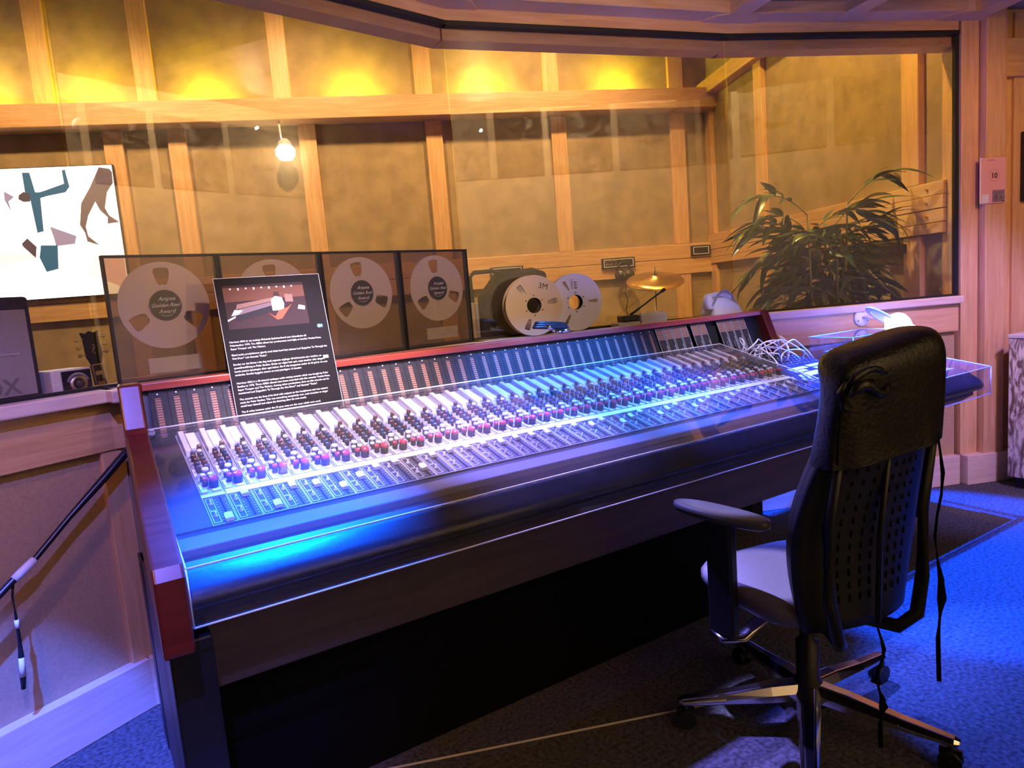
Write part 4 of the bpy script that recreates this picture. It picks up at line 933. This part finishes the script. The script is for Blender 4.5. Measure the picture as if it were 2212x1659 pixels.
# ---- cymbal
cp0 = AT(1415, 605, 6.0)
cy = thing('cymbal', 'brass cymbal on a thin chrome stand in the studio', 'cymbal', (cp0.x, cp0.y, 0))
BRASS = plain('cymbal_brass', (0.72, 0.46, 0.16), 0.28, 1.0)
Mc_ = Matrix.Translation(cp0) @ Matrix.Rotation(radians(-12), 4, 'Y') @ Matrix.Rotation(radians(16), 4, 'X')
MB().lathe([(0.006, 0.048), (0.03, 0.045), (0.046, 0.030), (0.055, 0.024), (0.16, 0.010), (0.245, -0.008), (0.245, -0.011), (0.16, 0.007), (0.05, 0.020)], 40, 0, Mc_, True, False).build('plate', BRASS, cy)
MB().lathe([(0.012, 0.045), (0.020, 0.055), (0.016, 0.075), (0.006, 0.080), (0.006, 0.12)], 12, 0, Mc_).build('wing_nut', CHROME, cy)
st = MB().cyl((cp0.x, cp0.y, 0.55), (cp0.x, cp0.y, cp0.z + 0.02), 0.009); st.cyl((cp0.x, cp0.y, 0.20), (cp0.x, cp0.y, 0.58), 0.013)
st.build('stand', CHROME, cy)
for a in (20, 140, 260): MB().cyl((cp0.x + 0.01 * cos(radians(a)), cp0.y + 0.01 * sin(radians(a)), 0.42), (cp0.x + 0.32 * cos(radians(a)), cp0.y + 0.32 * sin(radians(a)), 0.008), 0.009).build('leg', CHROME, cy)
# ---- black case on the studio shelf
xk0, zk1 = ON(1012, 592, MCf, 0.28); xk1, _ = ON(1172, 600, MCf, 0.28)
zk0 = ZS - 0.02
bc = thing('instrument_case', 'black padded instrument case with grey metal edge behind the cream reel', 'case', MCf @ Vector(((xk0 + xk1) / 2, 0.28, zk0)))
h_ = zk1 - zk0
MB().prism([(xk0 + 0.02, zk0 + 0.002), (xk1, zk0 + 0.002), (xk1, zk1 - 0.02), (xk1 - 0.08, zk1 + 0.01), (xk0 + 0.17, zk1), (xk0 + 0.06, zk1 - 0.13)], 0.0, 0.16, 0, MCf @ axes((0, 0.36, 0), (1, 0, 0), (0, 0, 1))).build('body', plain('case_cloth', (0.030, 0.030, 0.034), 0.85, noise=0.5, nscale=14), bc, 0.02, 3)
MB().box((xk0 - 0.004, 0.19, zk0 + 0.002), (xk0 + 0.018, 0.36, zk1 - 0.16), 0, MCf).build('edging', ALU, bc, 0.004)
MB().tube([MCf @ Vector((x, 0.28, z)) for x, z in ((xk0 + 0.01, zk1 - 0.16), (xk0 + 0.005, zk1 - 0.02), (xk0 + 0.03, zk1 + 0.005), (xk0 + 0.14, zk1 + 0.008), (xk0 + 0.18, zk1 - 0.01))], 0.012, 8).build('handle', BLACK, bc)
# ---- amplifier, dial unit, guitar behind the left pane
xr_, zr_ = ON(60, 640, MAf, 0.20)
am = thing('guitar_amplifier', 'grey fronted guitar amplifier with black surround behind the left pane', 'amplifier', MAf @ Vector((xr_ - 0.27, 0.30, ZS - 0.02)))
z0 = ZS - 0.018
MB().box((xr_ - 0.55, 0.20, z0), (xr_, 0.44, zr_), 0, MAf).build('cabinet', plain('tolex', (0.015, 0.013, 0.016), 0.7, bump=0.3, nscale=200), am, 0.012, 3)
MB().box((xr_ - 0.53, 0.192, z0 + 0.02), (xr_ - 0.02, 0.20, zr_ - 0.045), 0, MAf).build('grille_cloth', plain('grille_grey', (0.40, 0.37, 0.36), 0.8, noise=0.1, nscale=200), am, 0.003)
MB().box((xr_ - 0.53, 0.189, z0 + 0.165), (xr_ - 0.06, 0.192, z0 + 0.169), 0, MAf).build('piping', PALE, am)
text_obj('lettering', 'VOX', 0.075, plain('badge_dim', (0.20, 0.19, 0.19), 0.6), MAf @ axes((xr_ - 0.075, 0.191, z0 + 0.03), (1, 0, 0), (0, 0, 1)), am, align='RIGHT', bold=0.002)
xd0, zd1 = ON(108, 803, MAf, 0.17); xd1, _ = ON(196, 795, MAf, 0.17)
du = thing('dial_unit', 'small white box with a black dial face behind the left pane', 'meter', MAf @ Vector(((xd0 + xd1) / 2, 0.22, ZS - 0.02)))
MB().box((xd0, 0.17, z0), (xd1, 0.30, zd1), 0, MAf).build('housing', WHITE, du, 0.006, 3)
xf = xd0 + (xd1 - xd0) * 0.24
MB().box((xf, 0.165, z0), (xd1 - 0.006, 0.17, zd1 - 0.006), 0, MAf).build('face', plain('gloss_black', (0.006, 0.006, 0.008), 0.12), du)
cx_ = (xf + xd1) / 2; Md = MAf @ axes((cx_, 0.165, (z0 + zd1) / 2 - 0.01), (1, 0, 0), (0, 0, 1))
dm = MB()
for k in range(26):
    a = radians(20 + k * 5.6); dm.box((0.034, -0.0008, 0), (0.042, 0.0008, 0.0012), 0, Md @ Matrix.Rotation(a, 4, 'Z'))
tag(dm.build('scale_mark', PALE, du), kind='stuff')
MB().lathe([(0.020, 0), (0.032, 0), (0.032, 0.004), (0.020, 0.004)], 28, 0, Md, True, False).build('dial_ring', ALU, du)
MB().lathe([(0, 0.018), (0.014, 0.018), (0.018, 0)], 20, 0, Md).build('knob', BLACK, du)
# guitar
xg, zg = ON(193, 745, MAf, 0.66); _, zg2 = ON(200, 850, MAf, 0.66)
gt = thing('electric_guitar', 'electric guitar with dark headstock and pearl inlays beside the dial unit', 'guitar', MAf @ Vector((xg, 0.66, 0)))
Mg = MAf @ axes((xg + 0.008, 0.66, zg + 0.06), (1, 0, 0), (0, 0, 1)) @ Matrix.Rotation(radians(5), 4, 'Z')
MB().prism([(-0.022, -0.15), (0.022, -0.15), (0.036, -0.11), (0.034, -0.03), (0.040, 0.0), (0.018, -0.008), (0, 0.002), (-0.018, -0.008), (-0.040, 0.0), (-0.034, -0.03), (-0.036, -0.11)], -0.012, 0, 0, Mg).build('headstock', BLACK, gt, 0.002)
MB().box((-0.022, -0.62, -0.022), (0.022, -0.15, 0), 0, Mg).build('neck', wood('rosewood', (0.035, 0.018, 0.012), (0.06, 0.03, 0.02), (30, 30, 4), 0.4, 0.2), gt, 0.003)
for s_ in (-1, 1): MB().box((s_ * 0.0225 - 0.001, -0.62, -0.004), (s_ * 0.0225 + 0.001, -0.15, 0.0006), 0, Mg).build('binding', plain('ivory', (0.75, 0.68, 0.50), 0.4), gt)
MB().box((-0.022, -0.152, 0), (0.022, -0.148, 0.003), 0, Mg).build('nut', WHITE, gt)
for k in range(9): MB().box((-0.016, -0.198 - k * 0.048, 0), (0.016, -0.180 - k * 0.048, 0.0008), 0, Mg).build('inlay', plain('pearl', (0.62, 0.58, 0.46), 0.3), gt)
for s_ in (-1, 1):
    for k in range(3):
        b = -0.03 - k * 0.035
        tu = MB().cyl((s_ * 0.034, b, -0.006), (s_ * 0.052, b, -0.006), 0.003, n=8, M=Mg); superloft([(0, 0, -0.003, 0.005, 0.008), (0, 0, 0, 0.011, 0.009), (0, 0, 0.003, 0.008, 0.006)], 12, 2, 0, Mg @ Matrix.Translation((s_ * 0.060, b, -0.006)), tu)
        tu.build('tuning_peg', plain('peg_cream', (0.72, 0.62, 0.38), 0.3), gt)
MB().tube([Mg @ Vector((0.006 * sin(k), -0.06 - k * 0.006, 0.001)) for k in range(8)], 0.002, 5).build('headstock_inlay', plain('pearl', (0.62, 0.58, 0.46), 0.3), gt)
bp = [(0.0, -0.62), (0.09, -0.60), (0.125, -0.64), (0.10, -0.72), (0.13, -0.80), (0.165, -0.89), (0.13, -0.98), (0.0, -1.01), (-0.13, -0.98), (-0.165, -0.89), (-0.13, -0.80), (-0.10, -0.72), (-0.13, -0.63), (-0.09, -0.57), (-0.03, -0.60)]
MB().prism(bp, -0.05, -0.004, 0, Mg).build('body', plain('sunburst', (0.45, 0.16, 0.03), 0.2, coat=0.6), gt, 0.012, 3)
zb_ = (Mg @ Vector((0, -1.0, 0))).z
gs = MB().box((xg - 0.20, 0.58, 0.0), (xg + 0.20, 0.78, max(0.02, zb_ - 0.02)), 0, MAf).build('plinth', BLACK_M)
tag(gs, 'low black plinth under the electric guitar', 'plinth')
# ---- spotlight below the ledge
xs_, zs_ = ON(617, 330, MF, -0.2)
sp = thing('spotlight', 'small glowing spotlight hanging under the studio ledge', 'lamp', MF @ Vector((xs_, -0.2, 3.262)))
MB().cyl((xs_ - 0.03, -0.2, zs_ + 0.12), (xs_ - 0.03, -0.2, 3.262), 0.010, M=MF).build('stem', PALE, sp)
MB().lathe([(0.03, 0.13), (0.06, 0.10), (0.07, 0.05), (0.068, 0.05), (0.03, 0.12)], 20, 0, MF @ Matrix.Translation((xs_, -0.2, zs_)), True, False).build('housing', PALE, sp)
MB().lathe([(0, -0.07), (0.06, -0.065), (0.092, -0.02), (0.092, 0.03), (0.06, 0.07), (0, 0.085)], 20, 0, MF @ Matrix.Translation((xs_, -0.2, zs_))).build('bulb', emit('bulb_glow', (1.0, 0.93, 0.80), 14), sp)

# ---- bamboo palm
random.seed(21)
pc = AT(1782, 650, 4.74); gx, gy = pc.x, pc.y
pt = thing('potted_palm', 'bushy bamboo palm with dark glossy leaves behind the glass', 'plant', (gx, gy, 0))
LEAF = [plain('leaf_%d' % k, c, 0.30, coat=0.3) for k, c in enumerate(((0.045, 0.085, 0.028), (0.075, 0.12, 0.040), (0.030, 0.060, 0.026)))]
CANE = plain('cane', (0.16, 0.17, 0.05), 0.5)
MB().lathe([(0.16, 0), (0.20, 0.34), (0.215, 0.34), (0.215, 0.38), (0.19, 0.38), (0.185, 0.34)], 28, 0, Matrix.Translation((gx, gy, 0))).build('pot', plain('pot_dark', (0.05, 0.045, 0.04), 0.5), pt)
MB().lathe([(0, 0.345), (0.186, 0.345)], 24, 0, Matrix.Translation((gx, gy, 0)), False).build('soil', plain('soil', (0.03, 0.02, 0.015), 1), pt)
def leaf_mesh(mi, droop):
    mb = MB(); n = 6; vs_ = []; fs_ = []
    for i in range(n + 1):
        t = i / n; wdt = 0.026 * (sin(pi * t ** 0.75)) ** 0.85 if 0 < t < 1 else 0.0006
        y = 0.25 * t; z = -droop * t * t
        vs_ += [(-wdt, y, z + 0.25 * wdt), (0, y, z), (wdt, y, z + 0.25 * wdt)]
    for i in range(n):
        a = i * 3; fs_ += [(a, a + 1, a + 4, a + 3), (a + 1, a + 2, a + 5, a + 4)]
    return mb.add(vs_, fs_, 0, None, True).mesh('leaf', [LEAF[mi]])
LM = [leaf_mesh(k % 3, d) for k, d in enumerate((0.03, 0.07, 0.12, 0.05, 0.10, 0.16))]
def look(p, d, roll_=0.0):
    d = d.normalized(); x = d.cross(Vector((0, 0, 1)))
    if x.length < 0.05: x = Vector((1, 0, 0))
    x.normalize(); z = x.cross(d)
    return Matrix(((x.x, d.x, z.x, p.x), (x.y, d.y, z.y, p.y), (x.z, d.z, z.z, p.z), (0, 0, 0, 1))) @ Matrix.Rotation(roll_, 4, 'Y')
def clear_of_walls(M):
    for w_ in (-0.03, 0.03):
        for t_ in (0.1, 0.25):
            p_ = M @ Vector((w_, t_, -0.05)); p2 = M @ Vector((w_, t_, 0.02))
            if min((IDf @ p_).y, (IDf @ p2).y) < 0.03 or max((IRf @ p_).y, (IRf @ p2).y) > -0.075: return False
    return True
IDf = MDf.inverted(); IRf = MR.inverted(); nleaf = 0
side_dir = Vector((cos(YAW), -sin(YAW), 0))
nfr = 0
for c in range(9):
    a = c * 2.4; r0 = 0.03 + 0.10 * random.random()
    base = Vector((gx + r0 * cos(a), gy + r0 * sin(a), 0.345)); top = base + Vector((0.10 * cos(a), 0.06 * sin(a), 0)) ; top.z = 1.44 + 0.40 * ((c * 4) % 9) / 8
    MB().tube([base, base.lerp(top, 0.35), base.lerp(top, 0.7), top], [0.010, 0.009, 0.008, 0.005], 6).build('cane', CANE, pt)
    for f in range(3):
        ang = a + f * 2.1 + random.uniform(-0.5, 0.5); st_ = base.lerp(top, 1.0); st_.z = max(1.24, top.z - 0.14 * f)
        out = Vector((cos(ang), sin(ang), 0)); out = side_dir * out.dot(side_dir) + FH * 0.42 * out.dot(FH); out += side_dir * (0.45 if out.dot(side_dir) > 0 else -0.45)
        if out.dot(side_dir) > 0: out -= FH * (out.dot(FH) + 0.18)
        out.normalize()
        ln_ = random.uniform(0.26, 0.42); rise = random.uniform(0.7, 1.5) - 0.35 * f
        pts = []
        for q in range(8):
            t_ = q / 7; pts.append(st_ + out * ln_ * t_ + Vector((0, 0, ln_ * (rise * t_ - 0.75 * t_ * t_))))
        fr = MB().tube(pts, [0.0045, 0.004, 0.004, 0.0035, 0.003, 0.003, 0.002, 0.002], 5).build('frond', CANE, pt)
        Wf = WM(fr).inverted()
        for q in range(2, 8):
            p = pts[q]; d0 = (pts[q] - pts[q - 1]).normalized(); sd = d0.cross(Vector((0, 0, 1))).normalized()
            for s_ in ((-1, 1) if q < 7 else (-0.35, 0.35)):
                dd = d0 * 0.75 + sd * s_ * random.uniform(0.5, 0.9) + Vector((0, 0, random.uniform(-0.25, 0.25)))
                sc_ = random.uniform(0.75, 1.15) * (1.0 if q > 3 else 0.85); ml_ = LM[random.randrange(6)]
                Ml_ = look(p, dd, random.uniform(-0.6, 0.6)) @ Matrix.Scale(sc_, 4)
                if nleaf >= 298 or not clear_of_walls(Ml_): continue
                nleaf += 1
                lf = put('leaf', ml_, fr, local=True); lf.matrix_basis = Ml_
                lf.matrix_parent_inverse = Wf
        nfr += 1
dense = MB()                                     # inner foliage, too dense to pick apart
for k in range(420):
    a = random.uniform(0, 2 * pi); rr_ = random.uniform(0.02, 0.40) ** 0.8 * 0.75; zz = random.uniform(1.20, 1.72)
    p = Vector((gx, gy, zz)) + side_dir * rr_ * cos(a) + FH * 0.42 * rr_ * sin(a)
    dd = side_dir * (cos(a) + random.uniform(-0.5, 0.5)) + FH * 0.5 * sin(a) + Vector((0, 0, random.uniform(-0.6, 0.5)))
    M = look(p, dd, random.uniform(-0.9, 0.9)) @ Matrix.Scale(random.uniform(0.5, 0.85), 4)
    if not clear_of_walls(M): continue
    n = 4; vs_ = []; fs_ = []; drp = random.uniform(0.03, 0.12)
    for i in range(n + 1):
        t = i / n; wdt = 0.028 * sin(pi * t ** 0.8) if 0 < t < 1 else 0.001
        vs_ += [(-wdt, 0.25 * t, -drp * t * t + 0.2 * wdt), (0, 0.25 * t, -drp * t * t), (wdt, 0.25 * t, -drp * t * t + 0.2 * wdt)]
    for i in range(n): q = i * 3; fs_ += [(q, q + 1, q + 4, q + 3), (q + 1, q + 2, q + 5, q + 4)]
    dense.add(vs_, fs_, k % 3, M, True)
tag(dense.build('foliage', LEAF, pt), kind='stuff')

# ================================================================== OFFICE CHAIR
CHX, CHY, CHR = 1.82, 1.28, radians(-11)
ch = thing('office_chair', 'black swivel office chair with leather headrest cover and polished five star base', 'chair', (CHX, CHY, 0), CHR)
def cpart(mb, name, mats, parent=None, bevel=0, seg=2, sub=0):
    return mb.build(name, mats, parent or ch, bevel, seg, sub, local=True)
SEATM = plain('seat_leather', (0.060, 0.055, 0.055), 0.5, noise=0.2, nscale=80, bump=0.2)
SHELL = plain('back_shell', (0.013, 0.0125, 0.014), 0.5)
cpart(MB().lathe([(0.055, 0.075), (0.055, 0.125), (0.035, 0.16), (0.034, 0.28), (0.022, 0.285), (0.022, 0.40)], 24), 'column', BLACK)
A_LEG = 215 + 11
for k in range(5):
    a = radians(A_LEG + 72 * k); R_ = Matrix.Rotation(a, 4, 'Z')
    lg = MB(); n = 6; vs_ = []; secs = ((0.03, 0.036, 0.148, 0.095), (0.12, 0.034, 0.140, 0.088), (0.26, 0.028, 0.116, 0.084), (0.395, 0.022, 0.100, 0.080), (0.41, 0.012, 0.095, 0.083))
    for x, hw, zt_, zb2 in secs: vs_ += [(x, -hw, zb2), (x, -hw, (zt_ + zb2) / 2), (x, -hw * 0.55, zt_), (x, hw * 0.55, zt_), (x, hw, (zt_ + zb2) / 2), (x, hw, zb2)]
    fs_ = [(i * 6 + j, i * 6 + (j + 1) % 6, (i + 1) * 6 + (j + 1) % 6, (i + 1) * 6 + j) for i in range(4) for j in range(6)] + [tuple(range(5, -1, -1)), tuple(24 + j for j in range(6))]
    lg.add(vs_, fs_, 0, R_); cpart(lg, 'base_leg', CHROME, None, 0.004, 2)
    Cw = R_ @ Matrix.Translation((0.385, 0, 0.030))
    cs = MB(); cs.cyl((0, -0.022, 0), (0, -0.006, 0), 0.030, n=20, M=Cw); cs.cyl((0, 0.006, 0), (0, 0.022, 0), 0.030, n=20, M=Cw); cs.cyl((0, -0.024, 0), (0, 0.024, 0), 0.008, n=10, M=Cw); cs.cyl((0, 0, 0), (0, 0, 0.056), 0.008, n=10, M=Cw)
    cs.box((-0.028, -0.005, 0.0), (0.028, 0.005, 0.034), 0, Cw)
    cpart(cs, 'caster', BLACK)
cpart(MB().box((-0.09, -0.16, 0.385), (0.09, 0.12, 0.425)), 'mechanism', BLACK, None, 0.012, 3)
sm = MB()
rings = []
for z, k in ((0.425, 0.84), (0.435, 0.95), (0.455, 1.0), (0.478, 1.0), (0.492, 0.965), (0.498, 0.86), (0.499, 0.5)): rings.append((0, 0.045, z, 0.245 * k, 0.235 * k))
superloft(rings, 40, 4.2, 0, None, sm); cpart(sm, 'seat_cushion', plain('seat_grey', (0.15, 0.13, 0.13), 0.6, noise=0.1, nscale=120, bump=0.15))
# backrest: curved shell leaning back
LEAN = 0.17
def back(u, v, off=0.0):
    wdt = 0.175 + 0.042 * sin(pi * min(1, v * 1.05)) - 0.005 * v
    x = (2 * u - 1) * wdt; y = -0.215 - LEAN * 0.55 * (v - 0.15) - 0.045 * (2 * u - 1) ** 2 * -1 - 0.035 * sin(pi * v) * -1 + off
    return (x, y, 0.435 + 0.56 * v)
bk = MB(); bk.grid(16, 18, lambda u, v: back(u, v)); o = cpart(bk, 'back_shell', SHELL); md = o.modifiers.new('s', 'SOLIDIFY'); md.thickness = 0.035; md.offset = 1
sl = MB()
for i in range(9):
    for j in range(11):
        u = 0.16 + i * 0.085; v = 0.16 + j * 0.068
        p = Vector(back(u, v)); sl.box((p.x - 0.0022, p.y - 0.0385, p.z - 0.010), (p.x + 0.0022, p.y - 0.034, p.z + 0.010))
tag(cpart(sl, 'slot', BLACK_M), kind='stuff')
pd = MB(); pd.grid(14, 16, lambda u, v: back(0.04 + 0.92 * u, v * 0.98, 0.012)); o = cpart(pd, 'back_cushion', SEATM); md = o.modifiers.new('s', 'SOLIDIFY'); md.thickness = 0.035; md.offset = -1
for s_ in (-1, 1):
    cpart(MB().tube([(s_ * 0.05, -0.12, 0.40), (s_ * 0.11, -0.235, 0.40), (s_ * 0.150, -0.262, 0.44), (s_ * 0.172, -0.262, 0.55), (s_ * 0.176, -0.262, 0.75), (s_ * 0.165, -0.30, 0.96)], [0.018, 0.020, 0.020, 0.018, 0.015, 0.012], 10), 'back_bar', BLACK)
cpart(MB().tube([(0, -0.262, 0.45), (0, -0.272, 0.7), (0, -0.305, 0.96)], 0.008, 8), 'spine', BLACK)
# leather cover over the headrest
hc = MB(); n = 36; vs_ = []; fs_ = []
HR = ((0.935, 0.205, 0.070, -0.265), (0.96, 0.206, 0.066, -0.268), (1.06, 0.198, 0.060, -0.283), (1.13, 0.192, 0.062, -0.290), (1.175, 0.188, 0.074, -0.288), (1.205, 0.180, 0.078, -0.278), (1.228, 0.165, 0.066, -0.268), (1.238, 0.130, 0.040, -0.262), (1.240, 0.07, 0.015, -0.260))
for q, (z, hx, hy, cy_) in enumerate(HR):
    for k in range(n):
        t_ = 2 * pi * k / n; c, s_ = cos(t_), sin(t_); e = 2 / 3.2
        x = hx * abs(c) ** e * (1 if c >= 0 else -1); y = hy * abs(s_) ** e * (1 if s_ >= 0 else -1)
        wob = 0.006 * sin(7 * t_ + z * 20) * (1 if q < 3 else 0.3)
        vs_.append((x, cy_ + y + wob * (1 if s_ < 0 else 0.4), z + 0.055 * (x / 0.2) * (0.25 if q < 2 else 0.35 if q < 5 else 0.6)))
for i in range(len(HR) - 1):
    for k in range(n): fs_.append((i * n + k, i * n + (k + 1) % n, (i + 1) * n + (k + 1) % n, (i + 1) * n + k))
fs_.append(tuple((len(HR) - 1) * n + k for k in range(n)))
hc.add(vs_, fs_, 0, None, True); o = cpart(hc, 'headrest_cover', LEATHER, None, 0, 2, 1); o['label'] = 'black leather headrest cover'
# open fold at the left corner of the cover
fo = MB(); fo.tube([(-0.185 + 0.13 * t_, -0.352 - 0.012 * sin(pi * t_), 1.115 + 0.02 * sin(2 * pi * t_) + 0.02 * t_) for t_ in [k / 10 for k in range(11)]], [0.004, 0.012, 0.015, 0.014, 0.012, 0.011, 0.010, 0.010, 0.009, 0.008, 0.003], 10)
fo.tube([(-0.190 + 0.135 * t_, -0.350 - 0.010 * sin(pi * t_), 1.145 + 0.028 * sin(pi * t_) + 0.005 * t_) for t_ in [k / 10 for k in range(11)]], [0.003, 0.008, 0.010, 0.010, 0.009, 0.008, 0.008, 0.008, 0.007, 0.006, 0.003], 10)
fo.tube([(-0.188, -0.345, 1.15), (-0.202, -0.335, 1.125), (-0.196, -0.34, 1.085), (-0.18, -0.345, 1.075)], [0.005, 0.007, 0.007, 0.004], 8)
cpart(fo, 'cover_fold', LEATHER)
cpart(superloft([(-0.125, -0.338, 1.135, 0.050, 0.016), (-0.125, -0.340, 1.150, 0.045, 0.014)], 20, 2.0), 'cover_opening', BLACK_M)
cpart(MB().tube([(-0.186, -0.325, 1.08), (-0.196, -0.322, 1.0), (-0.200, -0.322, 0.94)], 0.003, 6), 'seam', BLACK_M)
for (xs, ys, zz) in ((0.155, -0.325, 0.27), (-0.06, -0.32, 0.14)):
    stp = MB(); L_ = 12
    z_top = 0.98 if xs > 0 else 0.47
    pts = [(xs + 0.008 * sin(q * 0.9), ys + 0.006 * cos(q * 1.3), z_top + (zz - z_top) * q / L_) for q in range(L_ + 1)]
    stp.tube(pts, [0.006 if q not in (7, 8) else 0.012 for q in range(L_ + 1)], 6, 0, None, 0.5)
    cpart(stp, 'strap', BLACK_M)
# armrests
for s_ in (-1, 1):
    ar = bpy.data.objects.new('armrest', None)
    Ma = Matrix.Translation((s_ * 0.285, 0.035, 0.0)) @ Matrix.Rotation(radians(-s_ * 14), 4, 'Z')
    pd = superloft([(0, 0, 0.718, 0.034, 0.150), (0, 0, 0.724, 0.046, 0.165), (0, 0, 0.736, 0.050, 0.170), (0, 0, 0.746, 0.047, 0.167), (0, 0, 0.749, 0.035, 0.15)], 36, 2.3, 0, Ma)
    po = cpart(pd, 'armrest_pad', plain('arm_rubber', (0.075, 0.075, 0.08), 0.38))
    cpart(MB().box((-0.017, -0.045, 0.36), (0.017, 0.045, 0.720), 0, Ma), 'armrest_post', BLACK, None, 0.008, 3)
    cpart(MB().tube([(s_ * 0.285, 0.07, 0.36), (s_ * 0.282, 0.04, 0.345), (s_ * 0.24, 0.01, 0.352), (s_ * 0.16, 0.0, 0.40), (s_ * 0.09, 0.0, 0.41)], [0.030, 0.034, 0.030, 0.024, 0.02], 12, 0, None, 0.45), 'armrest_bracket', CHROME)
    bpy.data.objects.remove(ar)
